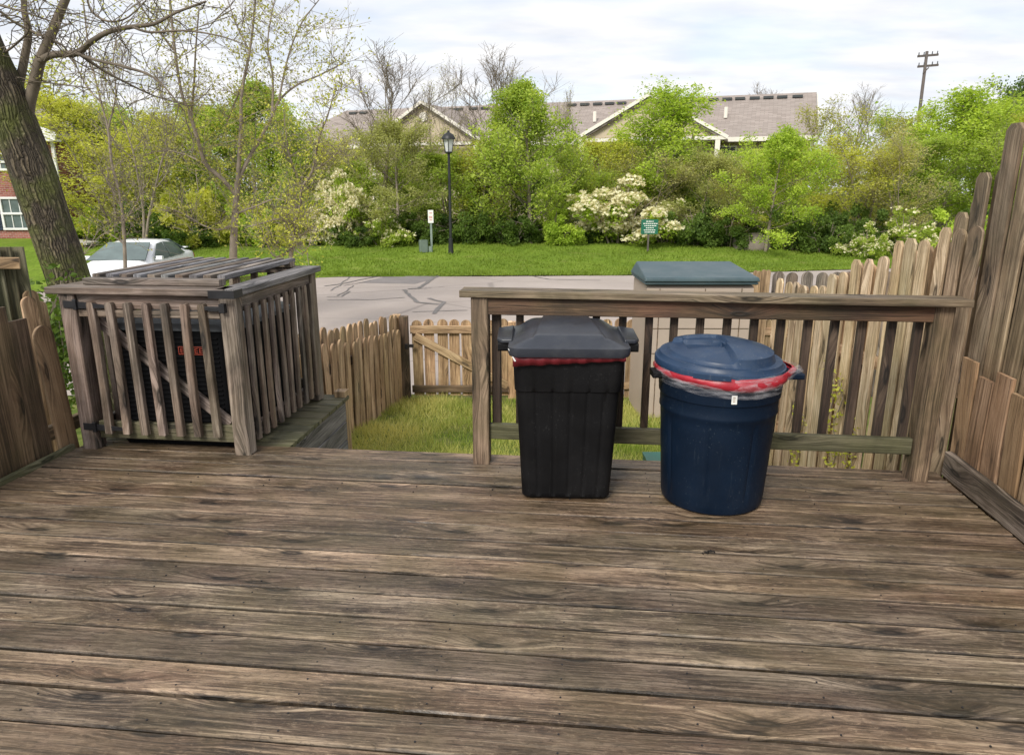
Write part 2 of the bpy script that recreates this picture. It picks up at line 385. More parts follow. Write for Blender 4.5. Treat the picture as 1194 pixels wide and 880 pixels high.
# ---------------------------------------------------------------- mesh helpers
col = sc.collection
def smooth01(x): x = max(0, min(1, x)); return x * x * (3 - 2 * x)
class MB:
    def __init__(s, seed=0): s.v = []; s.f = []; s.uv = []; s.tint = []; s.rng = random.Random(seed)
    def add(s, verts, faces, uvs=None, tint=1.0):
        o = len(s.v); s.v += [tuple(v) for v in verts]
        tt = tint if isinstance(tint, (list, tuple)) and len(tint) == len(verts) else [tint] * len(verts)
        s.tint += tt
        for i, f in enumerate(faces):
            s.f.append(tuple(a + o for a in f))
            s.uv.append(uvs[i] if uvs else [(verts[a][0] + verts[a][1] * .37, verts[a][2] + verts[a][1] * .21) for a in f])
    def mesh(s, name, smooth=False):
        me = bpy.data.meshes.new(name); me.from_pydata(s.v, [], s.f)
        ul = me.uv_layers.new(name='UVMap'); flat = []
        for u in s.uv:
            for p in u: flat += [p[0], p[1]]
        ul.data.foreach_set('uv', flat)
        ca = me.color_attributes.new('tint', 'FLOAT_COLOR', 'POINT'); fl = []
        for x in s.tint:
            if isinstance(x, (int, float)): fl += [x, x, x, 1]
            else: fl += [x[0], x[1], x[2], 1]
        ca.data.foreach_set('color', fl)
        if smooth: me.polygons.foreach_set('use_smooth', [True] * len(me.polygons))
        me.update(); return me
    def build(s, name, mat, parent=None, smooth=False, angle=None):
        me = s.mesh(name, smooth); me.materials.append(mat)
        if angle: me.set_sharp_from_angle(angle=R(angle))
        return link(name, me, parent)
def link(name, me, parent=None):
    o = bpy.data.objects.new(name, me); col.objects.link(o)
    if parent:
        o.parent = parent
        o.matrix_parent_inverse = mworld(parent).inverted()
    return o
def mworld(o):
    m = Matrix.LocRotScale(o.location, o.rotation_euler, o.scale)
    return (mworld(o.parent) @ o.matrix_parent_inverse @ m) if o.parent else m
def empty(name, loc=(0, 0, 0), rz=0):
    o = bpy.data.objects.new(name, None); col.objects.link(o); o.location = loc; o.rotation_euler = (0, 0, rz)
    o.empty_display_size = .1
    return o
def tag(o, label=None, cat=None, group=None, kind=None):
    if label: o['label'] = label
    if cat: o['category'] = cat
    if group: o['group'] = group
    if kind: o['kind'] = kind
    return o

def plank(mb, p0, p1, side, w, t, ch=.004, prof=None, bow=0.0, cup=0.0, tint=None, seg=1, shift=None, edge=False):
    """a board from p0 to p1; side = direction of its width. prof: list of (fraction along, width scale)"""
    p0 = Vector(p0); p1 = Vector(p1); ax = p1 - p0; ln = ax.length; ax = ax / ln
    side = Vector(side); side = (side - ax * side.dot(ax)).normalized(); nr = ax.cross(side).normalized()
    rg = mb.rng; ou, ov = rg.uniform(0, 40), rg.uniform(0, 40)
    if tint is None:
        b = rg.uniform(.78, 1.18); tint = (b * rg.uniform(.97, 1.05), b, b * rg.uniform(.92, 1.04))
    hw, ht = w / 2, t / 2
    c = min(ch, hw * .4, ht * .4)
    sec = [(-hw + c, ht)]
    if cup: sec += [(-hw * .5, ht - cup * .75), (0, ht - cup), (hw * .5, ht - cup * .75)]
    sec += [(hw - c, ht), (hw, ht - c), (hw, -ht + c), (hw - c, -ht), (-hw + c, -ht), (-hw, -ht + c), (-hw, ht - c)]
    if prof is None: prof = [(i / seg, 1) for i in range(seg + 1)]
    ph = rg.uniform(0, 6.28)
    vs_, fs, uvs = [], [], []; tl = []; es = rg.uniform(0, 50)
    for fr, sc_ in prof:
        off = Vector((0, 0, 0))
        if bow: off = side * (bow * math.sin(fr * 3.1 + ph)) + nr * (bow * .7 * math.sin(fr * 4.3 + ph * 2))
        if shift: off = off + Vector(shift) * fr
        base = p0 + ax * (ln * fr) + off
        for a, b in sec: vs_.append(base + side * (a * sc_) + nr * b)
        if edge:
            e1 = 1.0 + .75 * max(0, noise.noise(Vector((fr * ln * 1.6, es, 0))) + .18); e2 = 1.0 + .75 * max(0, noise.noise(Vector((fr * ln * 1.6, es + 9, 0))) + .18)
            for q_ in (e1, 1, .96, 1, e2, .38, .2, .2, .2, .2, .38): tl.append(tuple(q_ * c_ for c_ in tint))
    n = len(sec)
    per = [0.0]
    for i in range(n): 
        a, b = sec[i], sec[(i + 1) % n]; per.append(per[-1] + math.hypot(a[0] - b[0], a[1] - b[1]))
    for k in range(len(prof) - 1):
        for i in range(n):
            j = (i + 1) % n
            fs.append((k * n + i, k * n + j, (k + 1) * n + j, (k + 1) * n + i))
            u0, u1 = prof[k][0] * ln + ou, prof[k + 1][0] * ln + ou
            uvs.append([(u0, per[i] + ov), (u0, per[i + 1] + ov), (u1, per[i + 1] + ov), (u1, per[i] + ov)])
    m = len(prof) - 1
    fs.append(tuple(range(n - 1, -1, -1))); uvs.append([(ou + sec[i][1], ov + sec[i][0]) for i in range(n - 1, -1, -1)])
    fs.append(tuple(m * n + i for i in range(n))); uvs.append([(ou + sec[i][1], ov + sec[i][0]) for i in range(n)])
    mb.add(vs_, fs, uvs, tl if edge else tint)

def topprof(h, w, kind):
    if kind == 'round':
        r = w / 2 * .9; p = [(0, 1)]
        p += [((h - r) / h, 1)]
        for a in (20, 40, 58, 72, 83, 89): p.append(((h - r + r * math.sin(R(a))) / h, max(.08, math.cos(R(a)) * 1.0)))
        return p
    if kind == 'dog': return [(0, 1), ((h - .03) / h, 1), (1, .5)]
    if kind == 'worn': return [(0, 1), ((h - .012) / h, 1), (1, .72)]
    return [(0, 1), (1, 1)]
def picket(parent, mat, base, h, w, t, side, kind='dog', lean=(0, 0), name='picket', seed=None, bow=.004):
    mb = MB(seed if seed is not None else hash((round(base[0], 2), round(base[1], 2), name)) & 0xffff)
    rj = random.Random(mb.rng.random()); b = Vector(base)
    if kind in ('round', 'dog'): lean = (lean[0] + rj.uniform(-.012, .012), lean[1] + rj.uniform(-.012, .012)); h += rj.uniform(-.008, .008)
    top = b + Vector((lean[0], lean[1], h))
    pr = topprof(h, w, kind)
    if len(pr) > 1 and pr[1][0] > .3: pr = [pr[0]] + [(pr[1][0] * q, 1) for q in (.25, .5, .75)] + pr[1:]
    plank(mb, b, top, side, w, t, .003, pr, bow=bow)
    return mb.build(name, mat, parent)
def board(name, mat, parent, p0, p1, side, w, t, seed=1, **k):
    mb = MB(seed); plank(mb, p0, p1, side, w, t, **k); return mb.build(name, mat, parent)

def tube(mb, pts, radii, sides=6, cap=True, uvr=1.0, tint=1.0, rough=0.0, seed=0):
    pts = [Vector(p) for p in pts]; n = len(pts)
    vs_, fs, uvs = [], [], []
    ref = Vector((.31, .87, .21)).normalized(); u = None; ln = 0; lens = []
    for i in range(n):
        d = (pts[min(i + 1, n - 1)] - pts[max(i - 1, 0)])
        d = d.normalized() if d.length > 1e-9 else Vector((0, 0, 1))
        if u is None: u = (ref - d * ref.dot(d)).normalized()
        else: u = (u - d * u.dot(d)).normalized()
        v = d.cross(u)
        if i: ln += (pts[i] - pts[i - 1]).length
        lens.append(ln)
        for k in range(sides):
            a = 2 * math.pi * k / sides
            r = radii[i]
            if rough: r *= 1 + rough * noise.noise(Vector((math.cos(a) * 2.2, math.sin(a) * 2.2, ln * 1.3 + seed)))
            vs_.append(pts[i] + u * (math.cos(a) * r) + v * (math.sin(a) * r))
    for i in range(n - 1):
        for k in range(sides):
            j = (k + 1) % sides
            fs.append((i * sides + k, i * sides + j, (i + 1) * sides + j, (i + 1) * sides + k))
            q = uvr
            uvs.append([(lens[i], k / sides * q), (lens[i], (k + 1) / sides * q), (lens[i + 1], (k + 1) / sides * q), (lens[i + 1], k / sides * q)])
    if cap and sides > 2:
        fs.append(tuple(range(sides - 1, -1, -1))); uvs.append([(0, 0)] * sides)
        fs.append(tuple((n - 1) * sides + k for k in range(sides))); uvs.append([(0, 0)] * sides)
    mb.add(vs_, fs, uvs, tint)
def box(mb, c, sx, sy, sz, ax=Vector((1, 0, 0)), ay=Vector((0, 1, 0)), az=Vector((0, 0, 1)), ch=.003):
    c = Vector(c); plank(mb, c - ax * sx / 2, c + ax * sx / 2, ay, sy, sz, ch=ch, tint=1.0)
def lathe(mb, prof, n=48, cx=0, cy=0, caps=(False, False), mod=None):
    vs_, fs = [], []
    for r, z in prof:
        for k in range(n):
            a = 2 * math.pi * k / n
            rr, zz_ = (r, z) if mod is None else mod(r, z, a)
            vs_.append((cx + rr * math.cos(a), cy + rr * math.sin(a), zz_))
    for i in range(len(prof) - 1):
        for k in range(n):
            j = (k + 1) % n; fs.append((i * n + k, i * n + j, (i + 1) * n + j, (i + 1) * n + k))
    if caps[0]: fs.append(tuple(range(n - 1, -1, -1)))
    if caps[1]: fs.append(tuple((len(prof) - 1) * n + k for k in range(n)))
    mb.add(vs_, fs)
def poly(mb, pts, thick):
    "closed slab: quad/poly corner points extruded by the vector thick"
    n = len(pts); a = [Vector(p) for p in pts]; b = [p + Vector(thick) for p in a]
    fs = [tuple(range(n - 1, -1, -1)), tuple(range(n, 2 * n))] + [(i, (i + 1) % n, n + (i + 1) % n, n + i) for i in range(n)]
    mb.add(a + b, fs)

# ---------------------------------------------------------------- terrain
def gz(x, y):
    if y < 4.6: z = -.60
    elif y < 8.2: z = -.60 - .36 * (y - 4.6) / 3.6
    elif y < 20.4: z = -1.0
    else: z = -1.0 + .42 * smooth01((y - 20.4) / 8.5)
    z -= .40 * smooth01((-x - 5.5) / 3) * smooth01((y - 9) / 4) * smooth01((27 - y) / 5)
    if y > 30: z += -.004 * (y - 30)
    return z
def sheet(name, x0, x1, y0, y1, nx, ny, mat, dz=0, kind='structure', edge=None, nz=.0, ys=None):
    mb = MB(); vs_ = []; ysl = ys or [y0 + (y1 - y0) * j / ny for j in range(ny + 1)]
    for yv in ysl:
        for i in range(nx + 1):
            x = x0 + (x1 - x0) * i / nx; yy = yv
            if edge: yy = edge(x, yv)
            vs_.append((x, yy, gz(x, yy) + dz + nz * noise.noise(Vector((x * .5, yy * .5, 3)))))
    W = nx + 1
    fs = [(j * W + i, j * W + i + 1, (j + 1) * W + i + 1, (j + 1) * W + i) for j in range(len(ysl) - 1) for i in range(nx)]
    mb.add(vs_, fs)
    o = mb.build(name, mat, None, smooth=True); tag(o, kind=kind); return o
ground = sheet('ground', -220, 220, 0, 0, 40, 0, M['soil'], dz=-.07,
               ys=[-40, -5, 2, 4.4, 5.5, 7, 8.2, 8.7, 20.3, 21, 23, 25, 27, 29, 32, 40, 60, 100, 200, 420])
tag(ground, 'dark woodland soil under the trees and beyond', kind='structure')
LOT_E = lambda x: 20.6 + .5 * math.sin(x * .09) + (max(0, x - 4) * .14) + .05 * noise.noise(Vector((x * 1.7, 0, 0)))
yard = sheet('yard', -9, 7, 3.0, 8.45, 60, 40, M['yard'], dz=0, nz=.04)
tag(yard, 'small back yard of patchy grass below the deck', kind='structure')
lot = sheet('parking_lot', -70, 70, 8.4, 20.7, 140, 14, M['asphalt'], dz=.0, edge=lambda x, y: y if y < 20 else LOT_E(x) + .15)
tag(lot, 'pale pinkish asphalt parking lot with sealed cracks', kind='structure')
lawn = sheet('lawn', -75, 75, 20.6, 36, 150, 34, M['lawn'], dz=.02, nz=.05, edge=lambda x, y: LOT_E(x) + (y - 20.6) * (36 - LOT_E(x)) / 15.4)
tag(lawn, 'mown green lawn rising beyond the parking lot', kind='structure')

# crack sealant ribbons, painted branch shadow ribbons and patch on the lot
def onlot(px, py):
    v = -(py - CY) / F; y = math.cos(PITCH) + v * math.sin(PITCH); z = -math.sin(PITCH) + v * math.cos(PITCH)
    k = (-1.0 - EYE) / z
    return Vector(((px - CX) / F * k, y * k, -1.0))
def ribbon(mb, pts, w, z):
    P = [onlot(*p) for p in pts]; Q = []
    for i in range(len(P) - 1):
        for k in range(5):
            f = k / 5; q = P[i].lerp(P[i + 1], f); q.x += .06 * noise.noise(q * 2.3); q.y += .06 * noise.noise(q * 2.1 + Vector((5, 5, 5))); Q.append(q)
    Q.append(P[-1]); vs_ = []
    for i, q in enumerate(Q):
        w_ = w * .8; d = (Q[min(i + 1, len(Q) - 1)] - Q[max(i - 1, 0)]).normalized(); n = Vector((-d.y, d.x, 0)) * w_ / 2 * (1 + .35 * noise.noise(q * 4))
        vs_ += [(q.x + n.x, q.y + n.y, z), (q.x - n.x, q.y - n.y, z)]
    mb.add(vs_, [(2 * i, 2 * i + 1, 2 * i + 3, 2 * i + 2) for i in range(len(Q) - 1)])
mb = MB()
ribbon(mb, [(511, 321.5), (498, 330), (489, 336), (476, 337)], .14, -.992)
ribbon(mb, [(472, 338), (474, 342), (482, 347), (487, 353), (512, 355)], .12, -.9915)
ribbon(mb, [(500, 348), (518, 352), (506, 366)], .12, -.991)
ribbon(mb, [(380, 350), (430, 350), (472, 347)], .05, -.9905)
ribbon(mb, [(480, 364), (545, 362)], .05, -.990)
ribbon(mb, [(378, 334), (405, 330), (420, 326), (445, 322)], .09, -.9895)  # this and the next: branch shadows painted as dark ribbons
ribbon(mb, [(380, 346), (398, 346), (408, 340)], .06, -.989)
ribbon(mb, [(620, 322), (640, 326), (700, 327)], .06, -.9885)
for p in [[(385, 339), (396, 333), (404, 326), (410, 321)], [(400, 333), (414, 331), (432, 327)], [(392, 345), (402, 341), (412, 333)], [(484, 337), (503, 336)]]:  # painted shadows of the leaning tree's branches; the last is a crack
    ribbon(mb, p, .045, -.988 - .0005 * len(p))
tag(mb.build('crack_sealant', M['tar']), 'dark winding sealed cracks across the parking lot', kind='structure')
mb = MB(); c = [onlot(418, 330), onlot(484, 331), onlot(500, 327), onlot(509, 322), onlot(452, 322)]
poly(mb, [(p.x, p.y, -.9975) for p in c], (0, 0, .002)); tag(mb.build('asphalt_patch', M['patch']), 'darker grey asphalt patch at the far edge of the lot', kind='structure')

# ---------------------------------------------------------------- foliage helpers
class Leaves:
    def __init__(s, seed): s.v = []; s.f = []; s.t = []; s.rg = random.Random(seed)
    def leaf(s, p, size, tint, flat=0.0, up=None, asp=.55):
        rg = s.rg
        d = Vector((rg.gauss(0, 1), rg.gauss(0, 1), rg.gauss(0, 1) * (1 - flat)))
        if up: d += Vector((0, 0, up))
        if d.length < 1e-4: d = Vector((1, 0, 0))
        d.normalize(); q = Vector((rg.gauss(0, 1), rg.gauss(0, 1), rg.gauss(0, 1))); q = (q - d * q.dot(d))
        if q.length < 1e-4: return
        q.normalize(); z = size * rg.uniform(.65, 1.25); o = len(s.v)
        n = d.cross(q) * (z * .12)
        s.v += [tuple(p - d * z * .5), tuple(p + q * z * asp * .5 + n), tuple(p + d * z * .5), tuple(p - q * z * asp * .5 + n)]
        s.f += [(o, o + 1, o + 2, o + 3)]; s.t += [tint] * 4
    def mesh(s, name, mat):
        me = bpy.data.meshes.new(name); me.from_pydata(s.v, [], s.f)
        ca = me.color_attributes.new('tint', 'FLOAT_COLOR', 'POINT'); fl = []
        for x in s.t: x = max(0, min(1, x)); fl += [x, x, x, 1]
        ca.data.foreach_set('color', fl); me.materials.append(mat); me.update(); return me

def rdir(rg, az, el): return Vector((math.cos(az) * math.cos(el), math.sin(az) * math.cos(el), math.sin(el)))
def grow(mb, rg, p, d, ln, r, up, wob, n=5, sides=4, tip=.25):
    pts = [p.copy()]; dd = d.copy(); step = ln / n
    for i in range(n):
        dd = (dd + Vector((rg.gauss(0, wob), rg.gauss(0, wob), rg.gauss(0, wob) + up))).normalized()
        pts.append(pts[-1] + dd * step)
    tube(mb, pts, [max(.004, r * (1 - (1 - tip) * i / n)) for i in range(n + 1)], sides, cap=False)
    return pts
def interp(pts, f):
    x = f * (len(pts) - 1); i = min(int(x), len(pts) - 2); return pts[i].lerp(pts[i + 1], x - i), (pts[i + 1] - pts[i]).normalized()
def make_tree(seed, H=6.0, W=3.2, base=.18, limbs=26, subs=7, twigs=4, lpt=16, lsize=.15, up=.05, el=(5, 55), leaf='lf_lime',
              bark_='twig', r0=.07, shape='oval', wob=.14, jitter=.16, stems=1, rmin=.010):
    rg = random.Random(seed); mb = MB(seed); lv = Leaves(seed)
    trunks = []
    for s_ in range(stems):
        d = rdir(rg, rg.uniform(0, 6.28), R(90 if stems == 1 else rg.uniform(72, 86)))
        trunks.append(grow(mb, rg, Vector((rg.uniform(-.1, .1) * (stems > 1), rg.uniform(-.1, .1) * (stems > 1), -.15)), d, (H + .15) * (1 if s_ == 0 else rg.uniform(.8, 1)), r0 / math.sqrt(stems) * 1.2, .03, .035, 12, 7, .12))
    for i in range(limbs):
        f = base + (1 - base) * ((i + rg.random()) / limbs)
        tr = trunks[i % stems]; p, td = interp(tr, min(.985, f)); h = (f - base) / (1 - base)
        if shape == 'oval': pr = math.sin(math.pi * min(1, .18 + h * .80)) ** .7
        elif shape == 'cone': pr = (1 - h) ** .7 * (1 if h > .08 else .7) + .06
        elif shape == 'vase': pr = .45 + .55 * math.sin(math.pi * min(1, .1 + h * .75))
        else: pr = 1 - .35 * h
        ln = W / 2 * pr * rg.uniform(.75, 1.15)
        az = i * 2.399 + rg.uniform(-.5, .5); e = R(el[0] + (el[1] - el[0]) * (h ** .8) + rg.uniform(-10, 12))
        lp = grow(mb, rg, p, rdir(rg, az, e), ln, max(rmin * 1.6, r0 * .34 * (1 - .6 * h)), up, wob, 5, 4)
        for j in range(subs):
            g = .22 + .78 * (j + rg.random()) / subs
            q, qd = interp(lp, min(.99, g))
            sl = ln * .42 * (1.15 - g * .6) * rg.uniform(.6, 1.2) + .08
            sd = (qd + Vector((rg.gauss(0, .6), rg.gauss(0, .6), rg.gauss(.15, .45)))).normalized()
            sp = grow(mb, rg, q, sd, sl, rmin, up * 1.5, wob, 3, 3, .4)
            ct = rg.gauss(.5, .2)
            for k in range(twigs):
                g2 = .2 + .8 * (k + rg.random()) / max(1, twigs)
                a, ad = interp(sp, min(.99, g2))
                tl = sl * .5 * rg.uniform(.5, 1.2)
                td2 = (ad + Vector((rg.gauss(0, .6), rg.gauss(0, .6), rg.gauss(.2, .4)))).normalized()
                e_ = a + td2 * tl
                tube(mb, [a, e_], [rmin * .7, rmin * .35], 3, cap=False)
                for _ in range(lpt):
                    pp = a.lerp(e_, rg.random() ** .8) + Vector((rg.gauss(0, jitter), rg.gauss(0, jitter), rg.gauss(0, jitter * .8)))
                    lv.leaf(pp, lsize * rg.uniform(.6, 1.15), ct + rg.gauss(0, .16), up=.3)
    tm = mb.mesh('trunk', True); tm.materials.append(M[bark_])
    print('TREE', seed, leaf) if False else None
    lm = lv.mesh('crown', M[leaf]) if lpt else None
    src = lv.v if lpt > 2 else mb.v
    rad = sorted(math.hypot(v[0], v[1]) for v in src); top_ = sorted(v[2] for v in src)
    return tm, lm, (top_[int(len(top_) * .998)], 2 * rad[int(len(rad) * .95)])
def make_bush(seed, H=2.0, W=2.8, stems=16, leaf='lf_mid', n=6000, lsize=.11, blossom=0, bsize=.1, lump=.35):
    rg = random.Random(seed); mb = MB(seed); lv = Leaves(seed); bl = Leaves(seed + 7)
    cl = []
    for i in range(stems):
        az = rg.uniform(0, 6.28); rr = math.sqrt(rg.random()) * W * .42; hh = H * rg.uniform(.45, .95) * (1 - .75 * (rr / (W * .5)) ** 2)
        tp = Vector((math.cos(az) * rr, math.sin(az) * rr, hh)); b = Vector((tp.x * .25, tp.y * .25, -.1))
        mid = b.lerp(tp, .5) + Vector((0, 0, .15 * H)); tube(mb, [b, mid, tp], [.025, .016, .008], 4, cap=False)
        for k in range(3):
            c = b.lerp(tp, rg.uniform(.3, 1)) + Vector((rg.gauss(0, .18), rg.gauss(0, .18), rg.gauss(0, .1))); cl.append((c, rg.uniform(.22, .45) * lump * W * .6, rg.gauss(.5, .2)))
    for _ in range(n):
        c, r, ct = rg.choice(cl); d = Vector((rg.gauss(0, 1), rg.gauss(0, 1), rg.gauss(0, 1))).normalized()
        p = c + d * r * rg.random() ** .45
        if p.z < .02: p.z = rg.uniform(0, .3)
        lv.leaf(p, lsize, ct + rg.gauss(0, .15))
    for _ in range(blossom):
        c, r, ct = rg.choice(cl); d = Vector((rg.gauss(0, 1), rg.gauss(0, 1), abs(rg.gauss(0, 1)) * .8 + .1)).normalized()
        p = c + d * r * rg.uniform(.85, 1.15)
        for k in range(5): bl.leaf(p + Vector((rg.gauss(0, .03), rg.gauss(0, .03), rg.gauss(0, .02))), bsize, rg.random(), asp=.9)
    sm = mb.mesh('stems', True); sm.materials.append(M['twig'])
    rad = sorted(math.hypot(v[0], v[1]) for v in lv.v); tz_ = sorted(v[2] for v in lv.v)
    return sm, lv.mesh('foliage', M[leaf]), (bl.mesh('blossom', M['petal']) if blossom else None), (tz_[int(len(tz_) * .992)], 2 * rad[int(len(rad) * .96)])

# ---------------------------------------------------------------- deck
deck = empty('wooden_deck', D(-.8, -1.8, 0)); tag(deck, 'weathered grey brown plank deck in the foreground, stained with dark mildew', 'deck')
mb = MB(11); t = -.0; k = 0
rg = random.Random(5)
bt = .071; centres = []
while t > -4.6:
    ww = .140
    cuts = [-3.25, 1.68]
    if k == 25: cuts = [-3.25, rg.uniform(-1.9, .9), 1.68]
    for a, b in zip(cuts[:-1], cuts[1:]):
        zz_ = rg.uniform(-.0025, .0025) - .016
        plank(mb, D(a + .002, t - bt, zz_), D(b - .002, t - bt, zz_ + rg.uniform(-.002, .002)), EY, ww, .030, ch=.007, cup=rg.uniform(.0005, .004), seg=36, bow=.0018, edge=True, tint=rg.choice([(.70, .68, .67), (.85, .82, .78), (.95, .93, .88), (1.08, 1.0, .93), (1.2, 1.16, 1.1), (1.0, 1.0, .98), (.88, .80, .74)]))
    centres.append(t - bt)
    t -= ww + (.0105 if k > 8 else .008) + rg.uniform(0, .0025); k += 1
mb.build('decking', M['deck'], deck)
mb = MB(3)
for s in [-3.1 + .4 * i for i in range(12)]:
    for t in centres[:24]:
        for dd in (-.035, .035):
            c = D(s + .004 * math.sin(t * 40), t + dd, -.001)
            tube(mb, [c - EZ * .004, c + EZ * .0004], [.0033, .0033], 6)
tag(mb.build('nail_heads', M['iron'], deck), kind='stuff')
mb = MB(4)
plank(mb, D(-2.0, .012, -.13), D(1.68, .012, -.13), EZ, .19, .034)
mb.build('rim_board', M['greymoss'], deck)
mb = MB(6)
for s in [-3.1 + .4 * i for i in range(12)]: plank(mb, D(s, -4.5, -.125), D(s, -.03, -.125), EZ, .18, .038)
mb.build('joists', M['brown'], deck)
for s in (-1.85, -.1, 1.55):
    board('support_post', M['brown'], deck, D(s, -.3, -.75), D(s, -.3, -.22), EX, .09, .09, seed=int(s * 10 + 40))

# platform under the enclosure (low planked extension)
plat = empty('plank_platform', D(-2.6, .5, 0)); tag(plat, 'mossy plank platform carrying the slatted enclosure, blue grey skirt boards down its side', 'platform')
mb = MB(21); t = .005
while t < 1.06:
    plank(mb, D(-3.3, t + .066, -.024), D(-2.01, t + .066, -.026), EY, .132, .028, ch=.005, cup=.002); t += .142
mb.build('planks', M['greymoss'], plat)
mb = MB(22)
for i, z in enumerate((-.12, -.27, -.42, -.57)):
    plank(mb, D(-2.035, -.0, z), D(-2.035, 1.08, z), EZ, .143, .03)
mb.build('skirt_boards', M['greyblue'], plat)
b_ = board('corner_post', M['tan'], plat, D(-2.06, 1.11, -.72), D(-2.06, 1.11, .03), EX, .085, .085, seed=23)

# ---------------------------------------------------------------- deck railing
rl = empty('deck_railing', D(.35, -.1, 0)); tag(rl, 'weathered wooden deck railing with flat cap board behind the two bins', 'railing')
board('cap_board', M['cap'], rl, D(-.915, -.095, .957), D(1.625, -.125, .955), EY, .148, .037, seed=31, seg=8, bow=.003, cup=.003)
board('top_rail', M['rail'], rl, D(-.765, -.125, .893), D(1.475, -.128, .892), EZ, .088, .038, seed=32, seg=6, bow=.002)
board('bottom_rail', M['railmoss'], rl, D(-.765, -.105, .185), D(1.475, -.108, .180), EZ, .088, .038, seed=33, seg=6, bow=.002)
board('post', M['post'], rl, D(-.812, -.105, -.02), D(-.812, -.105, .938), EX, .092, .092, seed=34, ch=.006)
board('post', M['post'], rl, D(1.525, -.105, -.02), D(1.525, -.105, .936), EX, .096, .096, seed=35, ch=.006)
nb = 17
for i in range(nb):
    s = -.735 + i * (1.445 + .735) / (nb - 1) + random.Random(i).uniform(-.006, .006)
    board('baluster', M['baluster'], rl, D(s, -.062, .145), D(s, -.065, .935), EX, .040 if i else .05, .038, seed=40 + i)

# ---------------------------------------------------------------- right privacy fence
rf = empty('privacy_fence', D(1.72, -.5, 0)); tag(rf, 'tall stepped privacy fence with two tone boards along the right edge of the deck', 'fence')
def on_line(px, py, a, b, off=0.0):
    """where the ray through the pixel meets the vertical plane over the line a-b"""
    v = -(py - CY) / F; dr = Vector(((px - CX) / F, math.cos(PITCH) + v * math.sin(PITCH), -math.sin(PITCH) + v * math.cos(PITCH)))
    n = Vector((-(b - a).y, (b - a).x, 0)).normalized(); q = a + n * off; k = n.dot(q - Vector((0, 0, EYE))) / n.dot(dr)
    return Vector((0, 0, EYE)) + dr * k
la, lb = D(1.76, -.02), D(1.74, -2.6)
LD = (lb - la).normalized()
baseb = board('kick_board', M['grey'], rf, D(1.70, -.06, .075), D(1.68, -2.4, .07), EZ, .135, .038, seed=51, seg=5, bow=.002)
# picket tops measured along the fence, rising towards the house
tops = [(1122, 246), (1149, 200), (1188, 143)]
tp = [on_line(x, y, la, lb) for x, y in tops]
for i, p in enumerate(tp):
    h = p.z + .55
    picket(rf, M['tall'], (p.x, p.y, -.55), h, .125 if i < 2 else .140, .018, LD, 'dog', seed=60 + i, name='picket')
# second layer behind, seen in the gaps
for i, (x, y) in enumerate([(1100, 281), (1133, 232), (1161, 198)]):
    p = on_line(x, y, la, lb, -.0) ; q = p + EX * .035
    picket(rf, M['tall'], (q.x, q.y, -.55), q.z + .55, .10, .018, LD, 'dog', seed=70 + i)
# towards the camera: grey upper boards over orange tan lower boards
d0 = (tp[2] - la).dot(LD)
for i in range(8):
    dd = d0 + .155 * (i + 1); p = la + LD * dd
    picket(rf, M['tall'], (p.x, p.y, .50 + .05 * (i % 2)), 1.61 - .05 * (i % 3), .130, .018, LD, 'dog', seed=80 + i)
for i in range(8):
    dd = d0 + .03 + .155 * i; p = la + LD * dd - EX * .022
    picket(rf, M['orange'], (p.x, p.y, -.05), .70 - .06 * (i % 2), .136, .018, LD, 'flat', lean=(-EX.x * .018, 0), seed=90 + i, name='lower_board', bow=.006)
for i in range(8):
    dd = d0 + .08 + .155 * i; p = la + LD * dd + EX * .060
    picket(rf, M['brown'], (p.x, p.y, -.55), 2.2 + .05 * (i % 2), .13, .018, LD, 'dog', seed=100 + i)
for z in (.60, 1.18):
    board('rail', M['tall'], rf, la + EX * .03 + EZ * z + LD * .1, lb + EX * .03 + EZ * z, EZ, .085, .036, seed=int(z * 100))

# ---------------------------------------------------------------- side fence behind the railing
sf = empty('side_picket_fence', D(1.5, .8, -.6)); tag(sf, 'run of narrow pale pickets seen edge on through the right half of the railing', 'fence')
sa, sb = D(1.72, .03), Vector((2.02, 5.35, 0)); SD = (sb - sa).normalized(); SL = (sb - sa).length
sn = Vector((SD.y, -SD.x, 0))
if sn.x < 0: sn = -sn
tipline = [(1110, 262), (1085, 279), (1068, 279), (1051, 281), (1036, 298), (1018, 302), (1003, 303), (985, 314), (972, 317), (960, 332)]
knots = []
for x, y in tipline:
    p = on_line(x, y, sa, sb); knots.append(((p - sa).dot(SD), p.z))
knots.sort()
def ztop(d):
    best = min(knots, key=lambda k: abs(k[0] - d))
    return best[1] if d < knots[-1][0] + .05 else knots[-1][1] - .04 * min(1, (d - knots[-1][0]))
npk = 33; rg = random.Random(8)
for i in range(npk):
    d = .03 + (SL - .05) * i / (npk - 1); p = sa + SD * d; inner = (i % 2 == 0)
    q = p + sn * (0 if inner else .055)
    z0 = gz(q.x, q.y) - .02
    picket(sf, M['tall'] if i < 4 else (M['pale'] if inner else M['tan']), (q.x, q.y, z0), ztop(d) - z0 - (rg.uniform(0, .02) if inner else .03), .080 + rg.uniform(-.012, .012), .017, SD, 'round' if i % 3 == 0 else 'dog', seed=120 + i)
for z in (-.3, .45):
    board('rail', M['tan'], sf, sa + sn * .027 + EZ * z, sb + sn * .027 + EZ * z, EZ, .08, .034, seed=int(160 + z * 100))

